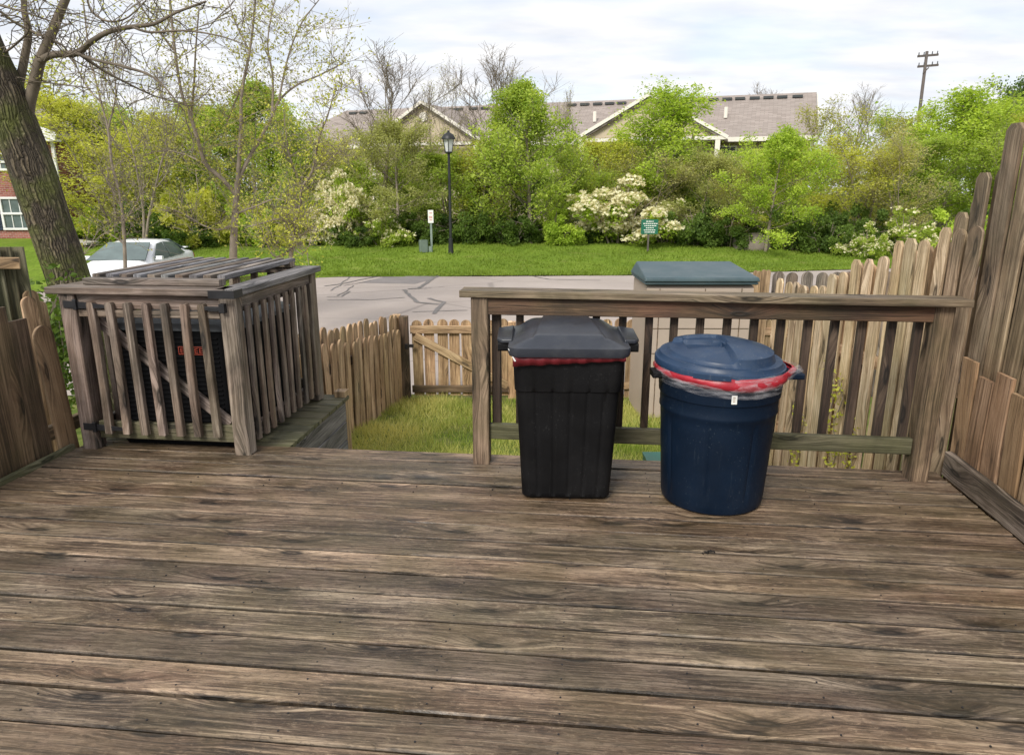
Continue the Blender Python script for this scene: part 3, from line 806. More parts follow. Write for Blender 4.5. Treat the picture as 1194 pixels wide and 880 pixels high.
# neighbour's frontal fence beyond
nf = empty('neighbour_picket_fence', (3.2, 8.3, -.95)); tag(nf, 'round topped grey pickets facing the deck, just right of the green lidded shed', 'fence')
for i, px in enumerate([880, 885.5, 891, 897, 908, 924.5, 941.5, 959, 975, 990, 1005, 1021, 1037, 1053]):
    p = at(px, 317 if i > 3 else 315, 8.3 if i > 3 else 7.9 - .1 * i)
    wd = .135 if i > 3 else .05
    picket(nf, M['grey'] if i > 3 else M['tan'], (p.x, p.y, -1.0), p.z + 1.0, wd, .018, (1, 0, 0), 'round', seed=180 + i)
board('rail', M['grey'], nf, (2.9, 8.33, .2), (4.8, 8.33, .2), EZ, .085, .034, seed=199)

# ---------------------------------------------------------------- back fence and gate
def post4(parent, mat, x, y, z0, z1, w=.09, seed=0): return board('post', mat, parent, (x, y, z0), (x, y, z1), (1, 0, 0), w, w, seed=seed, ch=.005)
GY = 8.15
gt = empty('garden_gate', (-.9, GY, -.96)); tag(gt, 'low tan picket gate with diagonal brace and black latch at the back of the yard', 'gate')
gx0, gx1 = -1.20, -.02; pitch = .1465
n_g = 8
for i in range(n_g):
    x = gx0 + .075 + i * pitch
    picket(gt, M['tan'], (x, GY + .03, -.93), .925 + .006 * (i % 3), .122, .017, (1, 0, 0), 'round', seed=210 + i)
board('rail', M['tan'], gt, (gx0, GY, -.115), (gx1, GY, -.115), EZ, .095, .034, seed=220)
board('rail', M['brown'], gt, (gx0, GY, -.84), (gx1, GY, -.84), EZ, .085, .034, seed=221)
board('brace', M['tan'], gt, (gx0 + .05, GY - .005, -.19), (gx1 - .03, GY - .005, -.80), EZ, .095, .028, seed=222)
mb = MB(); box(mb, (gx0 - .02, GY - .045, -.30), .12, .03, .035); box(mb, (gx0 - .04, GY - .065, -.30), .03, .05, .06); mb.build('latch', M['iron'], gt)
bf = empty('back_picket_fence', (1.2, GY, -.96)); tag(bf, 'low tan picket fence across the back of the yard, beyond the black bin', 'fence')
for i in range(21):
    x = gx1 + .12 + i * pitch
    picket(bf, M['tan'] if i % 5 != 3 else M['orange'], (x, GY + .03, -.96), .955 + .008 * (i % 3), .122, .017, (1, 0, 0), 'round', seed=230 + i)
for z in (-.14, -.80): board('rail', M['tan'], bf, (gx1 + .04, GY, z), (gx1 + 3.1, GY, z), EZ, .085, .034, seed=int(260 + z * 50))
post4(bf, M['tan'], gx1 + .02, GY, -1.0, -.02, seed=263)

lf = empty('yard_picket_fence', (-1.5, 6.5, -.8)); tag(lf, 'tan picket fence running back from the slatted enclosure to the gate', 'fence')
fa, fb = Vector((-1.74, 4.95, 0)), Vector((-1.30, 8.1, 0)); FD = (fb - fa).normalized(); FL = (fb - fa).length
fn = Vector((FD.y, -FD.x, 0))
rg = random.Random(12)
for i in range(40):
    d = .03 + (FL - .09) * i / 39; outer = i % 2
    q = fa + FD * d - fn * (.06 if outer else -.0); z0 = gz(q.x, q.y) - .03
    f = d / FL; h = 1.02 - .08 * f + (.09 if outer else -.04) + rg.uniform(-.025, .025)
    picket(lf, M['tan'], (q.x, q.y, z0), h, .128 if outer else .118, .018, FD, 'round', lean=(rg.uniform(-.01, .01), rg.uniform(-.01, .01)), seed=270 + i)
for z in (-.05, -.55): board('rail', M['brown'], lf, fa - fn * .03 + EZ * (z + .06), fb - fn * .03 + EZ * (z - .15), EZ, .08, .034, seed=int(300 + z * 20))
post4(lf, M['brown'], -1.27, GY - .02, -1.0, .05, .10, seed=303)
post4(lf, M['tan'], -1.36, GY + .02, -1.0, .06, .09, seed=304)

# ---------------------------------------------------------------- left deck fence
ld = empty('deck_side_fence', D(-3.3, -.6, 0)); tag(ld, 'brown weathered picket fence along the left edge of the deck', 'fence')
def lpick(t, h, w, kind='dog', lean=(0, 0), mat='brown', off=0, seed=0, zb=-.35):
    p = D(-3.30 + off, t, 0)
    picket(ld, M[mat], (p.x, p.y, zb), h - zb, w, .019, EY, kind, lean=lean, seed=seed)
# each: centre t, top height, width
for i, (t, h, w_) in enumerate([(-.34, .80, .15), (-.47, .885, .15), (-.62, .90, .15), (-.78, .88, .15), (-.94, .9, .15), (-1.1, .88, .15), (-1.26, .9, .15), (-1.42, .9, .15)]):
    lpick(t, h, w_, 'flat', (-.05, .02), 'brown', seed=310 + i)
lpick(-.16, .735, .15, 'round', (-.07, .02), 'orange', .02, seed=330)
for i, (t, h) in enumerate([(-.40, .78), (-.56, .80), (-.72, .8), (-.9, .8)]): lpick(t, h, .12, 'flat', (-.05, .02), 'brown', -.06, 340 + i)
board('rail', M['brown'], ld, D(-3.335, -1.5, .12), D(-3.335, .02, .12), EZ, .085, .036, seed=345)
board('edge_board', M['greymoss'], ld, D(-3.262, -1.6, .012), D(-3.262, -.17, .012), EZ, .04, .03, seed=346)
nfl = empty('mossy_board_fence', (-3.1, 4.9, 0)); tag(nfl, 'mossy green stained board fence behind the left deck fence, top left corner', 'fence')
for i in range(6):
    p = at(18 - 13.5 * i, 288 + 0 * i, 4.75 - .05 * i)
    picket(nfl, M['greymoss'], (p.x, p.y, -.6), p.z + .6, .088, .02, (1, .1, 0), 'flat', seed=350 + i)
p = at(4, 306, 4.62); q = at(-60, 306, 4.5); board('rail', M['tan'], nfl, at(23, 307, 4.66), q, EZ, .075, .036, seed=358)
for i, (px, py, Y) in enumerate([(40, 338, 4.75), (33, 345, 4.7), (50, 352, 4.95)]):
    p = at(px, py, Y); picket(nfl, M['tan'], (p.x, p.y, -.6), p.z + .6, .10, .02, (.5, 1, 0), 'round', lean=(-.03, 0), seed=360 + i)

# ---------------------------------------------------------------- slatted enclosure
en = empty('slatted_enclosure', D(-2.68, .4, 0)); tag(en, 'grey slatted wooden enclosure with lift off slatted lid around the black air conditioner', 'enclosure')
S0, S1, T0, T1 = -3.20, -2.165, -.165, 1.03
for i, (s, t) in enumerate([(S1 - .045, T0 + .045), (S0 + .045, T0 + .045), (S0 + .045, T1 - .045), (S1 - .045, T1 - .045)]):
    board('post', M['grey'], en, D(s, t, 0.0), D(s, t, .925), EX, .092, .092, seed=370 + i, ch=.006)
HZ = .945
board('top_plate', M['grey'], en, D(S0 - .06, T0 + .05, HZ), D(S1 - .05, T0 + .05, HZ), EY, .14, .038, seed=380)
board('top_plate', M['greyblue'], en, D(S1 - .035, T0 + .00, HZ), D(S1 - .035, T1 + .02, HZ), EX, .14, .038, seed=381)
board('top_plate', M['grey'], en, D(S0 + .03, T0 + .125, HZ), D(S0 + .03, T1, HZ), EX, .14, .038, seed=382)
board('top_plate', M['grey'], en, D(S0 + .105, T1 - .045, HZ), D(S1 - .11, T1 - .045, HZ), EY, .14, .038, seed=383)
board('header_board', M['grey'], en, D(S0 + .092, T0 + .045, .882), D(S1 - .092, T0 + .045, .882), EZ, .085, .036, seed=384)
gp = empty('front_panel', D(-2.68, T0, 0)); gp.parent = en; gp.matrix_parent_inverse = mworld(en).inverted()
board('panel_rail', M['greymoss'], gp, D(S0 + .10, T0 + .05, .115), D(S1 - .10, T0 + .05, .115), EZ, .105, .034, seed=390)
board('panel_rail', M['grey'], gp, D(S0 + .10, T0 + .028, .815), D(S1 - .10, T0 + .028, .815), EZ, .04, .03, seed=391)
for i in range(7):
    s = S0 + .185 + i * .110
    picket(gp, M['grey'], tuple(D(s, T0 + .008, .105)), .775, .042, .036, EX, 'worn', seed=400 + i, name='slat')
board('brace', M['grey'], gp, D(S0 + .14, T0 + .066, .79), D(S1 - .13, T0 + .066, .17), EZ, .062, .03, seed=392)
for z in (.868, .145): 
    mb = MB(); a, b = (D(S0 + .03, T0 - .006, z), D(S0 + .30, T0 - .006, z - .01))
    plank(mb, a, b, EZ, .042, .006, prof=[(0, 1), (.4, .9), (1, .35)], tint=1.0); box(mb, D(S0 + .105, T0 - .012, z), .02, .018, .06, EX, EY, EZ)
    mb.build('strap_hinge', M['iron'], gp)
mb = MB(); box(mb, D(S1 - .115, T0 - .01, .858), .10, .02, .022, EX, EY, EZ); box(mb, D(S1 - .06, T0 - .016, .862), .03, .035, .05, EX, EY, EZ)
mb.build('latch', M['iron'], gp)
mb = MB(); box(mb, D(S1 - .035, T0 - .068, HZ), .146, .003, .044, EX, EY, EZ, ch=.0005); box(mb, D(S1 + .037, T0 - .02, HZ), .003, .10, .044, EX, EY, EZ, ch=.0005)
mb.build('corner_bracket', M['iron'], en)
# right side panel
board('side_rail', M['grey'], en, D(S1 - .03, T0 + .095, .10), D(S1 - .03, T1 - .095, .10), EZ, .09, .034, seed=410)
board('side_rail', M['grey'], en, D(S1 - .03, T0 + .095, .87), D(S1 - .03, T1 - .095, .87), EZ, .09, .034, seed=411)
for i in range(10):
    t = T0 + .125 + i * (T1 - T0 - .20) / 9.6
    picket(en, M['grey'], tuple(D(S1 + .006, t, .06)), 0.80, .040, .022, EY, 'worn', seed=420 + i, name='side_slat')
# left side panel
board('side_rail', M['grey'], en, D(S0 + .03, T0 + .095, .10), D(S0 + .03, T1 - .095, .10), EZ, .09, .034, seed=412)
for i in range(7):
    t = T0 + .15 + i * .13
    picket(en, M['grey'], tuple(D(S0 + .06, t, .06)), .86, .042, .036, EY, 'flat', seed=432 + i, name='side_slat')
board('back_rail', M['grey'], en, D(S0 + .095, T1 - .03, .10), D(S1 - .095, T1 - .03, .10), EZ, .09, .034, seed=413)
for i in range(6): picket(en, M['grey'], tuple(D(S0 + .2 + i * .13, T1 - .03, .145)), .78, .042, .036, EX, 'flat', seed=442 + i, name='back_slat')
# lid
lid = empty('lid', D(-2.68, .4, .97)); lid.parent = en; lid.matrix_parent_inverse = mworld(en).inverted()
LZ = .985
board('lid_rail', M['grey'], lid, D(S0 + .10, T0 + .12, LZ), D(S1 - .12, T0 + .12, LZ), EY, .075, .036, seed=450)
board('lid_rail', M['grey'], lid, D(S0 + .10, T1 - .10, LZ), D(S1 - .12, T1 - .10, LZ), EY, .075, .036, seed=451)
for i in range(10):
    s = S0 + .125 + i * .0845
    board('lid_slat', M['greyblue'] if i % 2 else M['grey'], lid, D(s, T0 + .165, LZ + .020), D(s, T1 - .03, LZ + .022), EX, .044, .030, seed=460 + i)

# air conditioner
ac = empty('air_conditioner', D(-2.68, .38, .0)); tag(ac, 'black air conditioner with orange red badge inside the slatted enclosure', 'air conditioner')
mb = MB(); c = D(-2.66, .40, .37)
plank(mb, c - EZ * .37, c + EZ * .33, EX, .80, .86, ch=.06, prof=[(0, 1), (1, 1)], tint=1.0)
mb.build('casing', M['acmetal'], ac, angle=30, smooth=True)
mb = MB()
for i in range(22): box(mb, c + EZ * (-.30 + i * .028) - EY * .433, .60, .008, .010, EX, EY, EZ, ch=.002)
mb.build('louvres', M['acmetal'], ac)
mb = MB(); 
plank(mb, c + EZ * .331, c + EZ * .372, EX, .82, .88, ch=.07, prof=[(0, 1), (.6, 1), (1, .93)], tint=1.0)
mb.build('top_cover', M['acgrey'], ac, angle=30, smooth=True)
mb = MB(); bc = D(-2.52, 0.40 - .438, .585)
for dz in (-.022, .022): box(mb, bc + EZ * dz, .16, .004, .004, EX, EY, EZ, ch=.0005)
for dx_ in (-.08, .08): box(mb, bc + EX * dx_, .004, .004, .048, EX, EY, EZ, ch=.0005)
for i in range(5):
    x0 = -.058 + i * .029
    box(mb, bc + EX * (x0 - .009), .005, .004, .028, EX, EY, EZ, ch=.0005)
    for dz in (-.012, 0, .012): box(mb, bc + EX * x0 + EZ * dz, .018, .0045, .004, EX, EY, EZ, ch=.0005)
mb.build('badge', M['redbadge'], ac)

# ---------------------------------------------------------------- black bin
bb = empty('wheeled_bin', (.275, 3.44, 0), R(-2)); tag(bb, 'square black plastic rubbish bin with slate grey lid standing against the railing', 'rubbish bin')
def rrect(hw, hd, r, n=7):
    pts = []
    for cx, cy, a0 in ((hw - r, hd - r, 0), (-hw + r, hd - r, 90), (-hw + r, -hd + r, 180), (hw - r, -hd + r, 270)):
        for k in range(n): a = R(a0 + 90 * k / (n - 1)); pts.append((cx + r * math.cos(a), cy + r * math.sin(a)))
    return pts
def dens(pts, m):
    o = []
    for i in range(len(pts)):
        a, b = pts[i], pts[(i + 1) % len(pts)]; L_ = math.hypot(a[0] - b[0], a[1] - b[1]); k = max(1, int(L_ / m))
        for j in range(k): o.append((a[0] + (b[0] - a[0]) * j / k, a[1] + (b[1] - a[1]) * j / k))
    return o
def binbody(mb, ox, oy):
    base = dens(rrect(.5, .5, .10), .011); rows = []
    zs = [0, .012, .03] + [.03 + .53 * i / 10 for i in range(1, 11)] + [.565, .59, .72, .75]
    for z in zs:
        f = z / .75; hw = (.218 + (.258 - .218) * f) * 2; hd = (.205 + (.245 - .205) * f) * 2
        if z < .01: hw *= .95; hd *= .95
        if z > .56: hw *= 1.03; hd *= 1.03
        row = []
        for x, y in base:
            X, Y_ = x * hw, y * hd
            if .02 < z < .57:
                cd = 0
                if abs(y) > .49:
                    u = (X / (hw * .5)); 
                    for g in (-.62, -.28, .05, .38, .70): cd = max(cd, math.exp(-((u - g) / .035) ** 2))
                    Y_ -= math.copysign(.005 * cd, y)
                if abs(x) > .49:
                    u = (Y_ / (hd * .5))
                    for g in (-.6, -.2, .2, .6): cd = max(cd, math.exp(-((u - g) / .04) ** 2))
                    X -= math.copysign(.008 * cd, x)
            row.append((X + ox, Y_ + oy, z))
        rows.append(row)
    n = len(base); vs_ = [p for r_ in rows for p in r_]
    fs = [(i * n + k, i * n + (k + 1) % n, (i + 1) * n + (k + 1) % n, (i + 1) * n + k) for i in range(len(zs) - 1) for k in range(n)]
    fs.append(tuple(range(n - 1, -1, -1))); mb.add(vs_, fs)
def place(o, parent):  # child built in the parent's own coordinates
    o.parent = parent; return o
mb = MB(); binbody(mb, 0, 0); o = place(mb.build('body', M['blackplastic'], None, smooth=True, angle=40), bb)
# lid as a domed height field with a skirt
def bin_lid():
    mb = MB(); nx, ny = 64, 44; hx, hy = .285, .285
    def h(x, y):
        u, v = abs(x) / hx, abs(y) / hy
        z = .034 * smooth01((1 - u) / .42) * smooth01((1 - v) / .25) + .018
        pl = .22 - .05 * (y + hy) / (2 * hy) * -1
        w_ = .150 + (.03 * (-y / hy))
        z += .013 * smooth01((w_ - abs(x)) / .012) * smooth01((y + hy * .80) / .03) * smooth01((hy * .9 - y) / .05)
        z += .022 * smooth01((y + hy) / (hy * 1.5)) * smooth01((1 - u) / .5)
        if v > .93 or u > .95: z = min(z, .018)
        return z
    rows = []
    for j in range(ny + 1):
        for i in range(nx + 1):
            x = -hx + 2 * hx * i / nx; y = -hy + 2 * hy * j / ny
            rr_ = .05; cxx = max(0, abs(x) - hx + rr_); cyy = max(0, abs(y) - hy + rr_); d = math.hypot(cxx, cyy)
            zz_ = h(x, y)
            if d > rr_: s_ = rr_ / d; x = math.copysign(abs(x) - cxx * (1 - s_), x); y = math.copysign(abs(y) - cyy * (1 - s_), y)
            rows.append((x, y, .765 + zz_))
    W = nx + 1; fs = [(j * W + i, j * W + i + 1, (j + 1) * W + i + 1, (j + 1) * W + i) for j in range(ny) for i in range(nx)]
    per = [i for i in range(W)] + [j * W + nx for j in range(1, ny + 1)] + [ny * W + i for i in range(nx - 1, -1, -1)] + [j * W for j in range(ny - 1, 0, -1)]
    o = len(rows); n = len(per)
    for k in per: x, y, z = rows[k]; rows.append((x * 1.004, y * 1.004, .757))
    for k in per: x, y, z = rows[k]; rows.append((x * .985, y * .985, .742))
    for k in range(n):
        a, b = k, (k + 1) % n
        fs.append((per[a], o + a, o + b, per[b])); fs.append((o + a, o + n + a, o + n + b, o + b))
    mb.add(rows, fs); return mb
lidm = bin_lid().build('lid', M['lidplastic'], None, smooth=True, angle=50); place(lidm, bb)
for sx in (-1, 1):
    mb = MB(); pts = [(sx * .27, -.13, .775), (sx * .325, -.12, .772), (sx * .345, -.08, .772), (sx * .350, .16, .776), (sx * .27, .20, .782)]
    poly(mb, pts if sx > 0 else pts[::-1], (0, 0, .020)); o = mb.build('lid_wing', M['lidplastic'], None); place(o, bb)
    md = o.modifiers.new('bev', 'BEVEL'); md.width = .006; md.segments = 2
    mb = MB(); box(mb, (sx * .30, .02, .752), .082, .27, .042, ch=.01); place(mb.build('handle', M['blackplastic'], None), bb)
mb = MB()
box(mb, (0, .30, .775), .40, .05, .05, ch=.012)
place(mb.build('handle', M['blackplastic'], None), bb)
mb = MB()
n_ = 30; vs_ = []
for i in range(n_ + 1):
    x = -.262 + .524 * i / n_; dp = .050 - .030 * i / n_ + .002 * math.sin(i * 1.1)
    vs_ += [(x, -.268 - .004 * math.sin(i * 1.7), .752), (x, -.270 - .004 * math.sin(i * 1.7 + 1), .745 - dp)]
mb.add(vs_, [(2 * i, 2 * i + 1, 2 * i + 3, 2 * i + 2) for i in range(n_)])
o = place(mb.build('red_bag_edge', M['darkred'], None, smooth=True), bb)
o.modifiers.new('thick', 'SOLIDIFY').thickness = .003
mb = MB(); poly(mb, [(-.285, -.255, .775), (-.280, -.262, .775), (-.247, -.277, .722), (-.255, -.272, .720)], (0, .003, .001)); place(mb.build('bag_tie', M['white'], None), bb)

# ---------------------------------------------------------------- blue can
bc_ = empty('round_bin', (1.0, 3.27, 0), R(0)); tag(bc_, 'round navy blue rubbish can with domed lid and red bag hanging out under it', 'rubbish bin')
def mod(r, z, a):
    # flat panel grooves
    g = 0
    if .05 < z < .47:
        for k in range(8):
            d = abs(((a - (R(22.5) + k * math.pi / 4) + math.pi) % (2 * math.pi)) - math.pi)
            g = max(g, math.exp(-(d / .022) ** 2))
    return r - .006 * g, z
prof = [(0.0, .004), (.232, .004), (.242, .012), (.246, .03), (.248, .05)] + [(.248 + .024 * i / 12, .05 + .42 * i / 12) for i in range(1, 13)] + \
       [(.278, .480), (.278, .492), (.276, .50), (.277, .545), (.279, .552), (.284, .556), (.287, .60), (.289, .64), (.295, .645), (.297, .655), (.296, .668), (.285, .668)]
mb = MB(); lathe(mb, prof, 128, mod=mod); place(mb.build('body', M['blueplastic'], None, smooth=True, angle=35), bc_)
def can_lid():
    mb = MB(); NR, NA = 48, 144; RR = .302
    def h(r, a):
        z = .006 + .0 * r
        z += .022 * smooth01((.292 - r) / .008)
        A = math.degrees(a) % 360
        # raised inner disc with a step, lower towards the left back
        hi = .036 * smooth01((.250 - r) / .012)
        right = smooth01((A - 268) / 4) if A > 200 else smooth01((150 - A) / 6)
        z += hi * (.35 + .65 * right)
        z += .040 * (1 - (min(r, .25) / .25) ** 2)
        # recessed finger panel on the left
        x, y = r * math.cos(a), r * math.sin(a)
        u = (x + .075) ; v = (y - .035)
        hw = .095 + .12 * (v + .10) * -.35
        rec = smooth01((hw - abs(u)) / .008) * smooth01((.095 - abs(v)) / .008)
        z += -.016 * rec * (1 if v > -.09 else 0)
        return z
    vs_ = [(0, 0, h(0, 0))]
    for i in range(1, NR + 1):
        r = RR * (i / NR)
        for k in range(NA): a = 2 * math.pi * k / NA; vs_.append((r * math.cos(a), r * math.sin(a), h(r, a)))
    for (r, z) in ((RR + .003, .0), (RR + .002, -.022), (RR - .006, -.026)):
        for k in range(NA): a = 2 * math.pi * k / NA; vs_.append((r * math.cos(a), r * math.sin(a), z))
    fs = [(0, 1 + k, 1 + (k + 1) % NA) for k in range(NA)]
    for i in range(NR + 2):
        o = 1 + i * NA
        for k in range(NA): fs.append((o + k, o + NA + k, o + NA + (k + 1) % NA, o + (k + 1) % NA))
    mb.add(vs_, fs); return mb
lm_ = can_lid().build('lid', M['bluelid'], None, smooth=True, angle=38); place(lm_, bc_)
lm_.location = (-.008, 0, .705); lm_.rotation_euler = (R(2.0), R(2.5), 0)
mb = MB()
a0, a1 = R(232), R(262)
pts = [((.309) * math.cos(a0 + (a1 - a0) * k / 8), (.309) * math.sin(a0 + (a1 - a0) * k / 8)) for k in range(9)]
vs_ = []
for x, y in pts: vs_ += [(x, y, .712), (x * 1.03, y * 1.03, .706), (x * 1.03, y * 1.03, .684), (x * .98, y * .98, .682)]
fs = []
for i in range(8):
    for k in range(4): fs.append((i * 4 + k, i * 4 + (k + 1) % 4, (i + 1) * 4 + (k + 1) % 4, (i + 1) * 4 + k))
fs += [(0, 1, 2, 3), (35, 34, 33, 32)]
mb.add(vs_, fs); place(mb.build('lid_tab', M['bluelid'], None), bc_)
def bagring(z0, z1, r0_, r1_, ruff, seed, out=0.0, lo=0.0):
    mb = MB(); NA = 160; rows = 7; vs_ = []
    for j in range(rows):
        f = j / (rows - 1)
        for k in range(NA):
            a = 2 * math.pi * k / NA; nn = noise.noise(Vector((math.cos(a) * 3, math.sin(a) * 3, f * 2 + seed)))
            n2_ = noise.noise(Vector((math.cos(a) * 9, math.sin(a) * 9, f * 3 + seed)))
            r = r0_ + (r1_ - r0_) * f + .012 * math.sin(f * math.pi) + ruff * nn + ruff * .5 * n2_
            e = math.exp(-((a if a < math.pi else a - 2 * math.pi) + .12) ** 2 / .05); r += out * e * (1 - abs(f - .35))
            vs_.append((r * math.cos(a), r * math.sin(a), z0 + (z1 - z0) * f + ruff * .8 * nn + lo * e + .012 * f * math.sin(a * 2 + 1)))
    fs = [(j * NA + k, j * NA + (k + 1) % NA, (j + 1) * NA + (k + 1) % NA, (j + 1) * NA + k) for j in range(rows - 1) for k in range(NA)]
    mb.add(vs_, fs); return mb
o = bagring(.688, .640, .302, .301, .006, 2, .035).build('red_drawstring', M['redbag'], None, smooth=True); place(o, bc_)
o.modifiers.new('thick', 'SOLIDIFY').thickness = .002
o = bagring(.694, .606, .306, .302, .008, 9, .070, .004).build('clear_bag_edge', M['film'], None, smooth=True); place(o, bc_)
mb = MB(); box(mb, (-.305, -.05, .655), .07, .10, .03, ch=.012); place(mb.build('handle', M['blackplastic'], None), bc_)
mb = MB(); box(mb, (.318, -.04, .650), .085, .15, .028, ch=.012); place(mb.build('handle', M['blueplastic'], None), bc_)
mb = MB(); a = R(267); r = .289
vs_ = []
for da, z in ((-.042, .572), (.042, .572), (.042, .612), (-.042, .612)): vs_.append((r * math.cos(a + da), r * math.sin(a + da), z))
poly(mb, vs_, (0, -.0015, 0)); place(mb.build('price_sticker', M['signwhite'], None), bc_)
mb = MB()
for dz in (-.008, .002, .010): poly(mb, [(r * math.cos(a) - .006, r * math.sin(a) - .0022, .592 + dz), (r * math.cos(a) + .004, r * math.sin(a) - .0022, .592 + dz), (r * math.cos(a) + .004, r * math.sin(a) - .0022, .595 + dz), (r * math.cos(a) - .006, r * math.sin(a) - .0022, .595 + dz)], (0, -.0008, 0))
place(mb.build('sticker_print', M['tan'], None), bc_)

dl = at(826, 646, 2.6); k_ = -EYE / (dl.z - EYE); dl = Vector((dl.x * k_, dl.y * k_, 0))
lv = Leaves(3)
for k in range(5): lv.leaf(dl + Vector((.012 * k - .024, .004 * (k % 2), .006 + .002 * k)), .028, .1, flat=.9, asp=.6)
o = link('dead_leaf', lv.mesh('dead_leaf', M['brown'])); tag(o, 'small crumpled dark dead leaf on the deck in front of the blue can', 'leaf')
# ---------------------------------------------------------------- shed and small yard objects
sh = empty('storage_shed', (1.9, 7.4, -.85)); tag(sh, 'low taupe resin storage shed with dark green lid beyond the railing', 'storage shed')
sx0, sx1, sy0, sy1 = 1.35, 2.42, 7.02, 7.80; sz0, sz1 = -.86, .55
mb = MB(); box(mb, ((sx0 + sx1) / 2, (sy0 + sy1) / 2, (sz0 + sz1) / 2), sx1 - sx0, sy1 - sy0, sz1 - sz0, ch=.03); mb.build('walls', M['shedwall'], sh)
mb = MB()
for x in (sx0 + .13, sx0 + .585, sx1 - .12):
    box(mb, (x, sy0 - .001, (sz0 + sz1) / 2), .008, .008, sz1 - sz0 - .05, ch=.001)
for z in (sz0 + .72, sz0 + .98, sz0 + 1.2): box(mb, ((sx0 + sx1) / 2, sy0 - .0015, z), sx1 - sx0 - .04, .008, .006, ch=.001)
mb.build('panel_seams', M['brown'], sh)
mb = MB(); zt = .565
poly(mb, [(sx0 - .03, sy0 - .04, zt), (sx1 + .03, sy0 - .04, zt), (sx1 + .03, sy1 + .03, zt), (sx0 - .03, sy1 + .03, zt)], (0, 0, .03))
vs_ = [(sx0 - .04, sy0 - .06, zt + .032), (sx1 + .04, sy0 - .06, zt + .032), (sx1 + .04, sy1 + .04, zt + .032), (sx0 - .04, sy1 + .04, zt + .032),
       (sx0 - .03, sy0 - .05, zt + .075), (sx1 + .03, sy0 - .05, zt + .075), (sx1 - .02, sy1, zt + .155), (sx0 + .02, sy1, zt + .155)]
mb.add(vs_, [(0, 1, 5, 4), (1, 2, 6, 5), (2, 3, 7, 6), (3, 0, 4, 7), (4, 5, 6, 7), (3, 2, 1, 0)])
o = mb.build('lid', M['shedlid'], sh); md = o.modifiers.new('bev', 'BEVEL'); md.width = .014; md.segments = 3
tb = empty('garden_box', (.93, 4.7, -.6)); tag(tb, 'small teal plastic box on the grass behind the blue can', 'box')
p = at(764, 534, 4.75)
mb = MB(); box(mb, (p.x, p.y, (p.z - .62) / 2 - .01), .14, .2, p.z + .60, ch=.012); mb.build('body', M['teal'], tb)
mb = MB(); box(mb, (p.x, p.y, p.z), .15, .21, .02, ch=.006); mb.build('rim', M['teal'], tb)

# vine on side fence
mb = MB(); lv = Leaves(4); rg = random.Random(4)
for k, (px, py0, py1) in enumerate([(966, 548, 430), (992, 548, 500), (930, 545, 475), (975, 540, 440)]):
    pts = []
    for i in range(9):
        f = i / 8; p = on_line(px + 4 * math.sin(i * 1.3) + f * 10, py0 + (py1 - py0) * f, sa, sb); pts.append(p - sn * .025)
        for _ in range(11): lv.leaf(p - sn * .04 + Vector((rg.gauss(0, .02), rg.gauss(0, .03), rg.gauss(0, .03))), .026, rg.random(), asp=.8)
    tube(mb, pts, [.003] * 9, 4, cap=False)
vn = empty('climbing_vine', sa + SD * .9 - EZ * .6); tag(vn, 'thin yellow green vine climbing the pale pickets behind the railing', 'vine')
mb.build('stems', M['twig'], vn); link('leaves', lv.mesh('leaves', M['lf_yellow']), vn)

# ---------------------------------------------------------------- grass
def blades(name, n, region, h, w_, mat, label, seed):
    rg = random.Random(seed); V = []; Fc = []; T = []
    for i in range(n):
        x, y = region(rg)
        if x is None: continue
        z = gz(x, y) + (.03 if y > 20 else -.01); hh = h * rg.uniform(.5, 1.3) * (.6 + .9 * max(0, noise.noise(Vector((x * 1.5, y * 1.5, 0))) + .4)); a = rg.uniform(0, 3.14)
        dx_, dy_ = math.cos(a) * w_ / 2, math.sin(a) * w_ / 2; lx, ly = rg.gauss(0, hh * .45), rg.gauss(0, hh * .45); o = len(V)
        V += [(x - dx_, y - dy_, z), (x + dx_, y + dy_, z), (x + lx, y + ly, z + hh)]
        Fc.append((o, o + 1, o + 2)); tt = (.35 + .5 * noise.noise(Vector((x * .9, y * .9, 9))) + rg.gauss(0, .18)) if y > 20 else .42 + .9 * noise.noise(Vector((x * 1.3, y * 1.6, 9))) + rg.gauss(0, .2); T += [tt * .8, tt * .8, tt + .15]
    me = bpy.data.meshes.new(name); me.from_pydata(V, [], Fc); ca = me.color_attributes.new('tint', 'FLOAT_COLOR', 'POINT'); fl = []
    for x in T: x = max(0, min(1, x)); fl += [x, x, x, 1]
    ca.data.foreach_set('color', fl); me.materials.append(mat); o = link(name, me); tag(o, label, 'grass', kind='stuff'); return o
def reg_yard(rg):
    y = rg.uniform(4.0, 8.1); x = rg.uniform(-1.9 + .12 * (y - 4), 2.0)
    if noise.noise(Vector((x * 1.2, y * 1.2, 4))) < -.25 and rg.random() < .6: return None, None
    if y > 7.3 and rg.random() < (y - 7.3) * .9 and x > -.3: return None, None
    return x, y
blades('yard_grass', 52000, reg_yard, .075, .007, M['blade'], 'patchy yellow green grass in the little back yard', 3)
def reg_lawn(rg):
    y = 20.5 + 11 * rg.random() ** 1.6; x = rg.uniform(-.62, .62) * y * 1.05
    if y < LOT_E(x) - .05 - .12 * rg.random() ** 2: return None, None
    return x, y
blades('lawn_grass', 60000, reg_lawn, .07, .03, M['lawnblade'], 'bright green mown grass beyond the parking lot', 5)

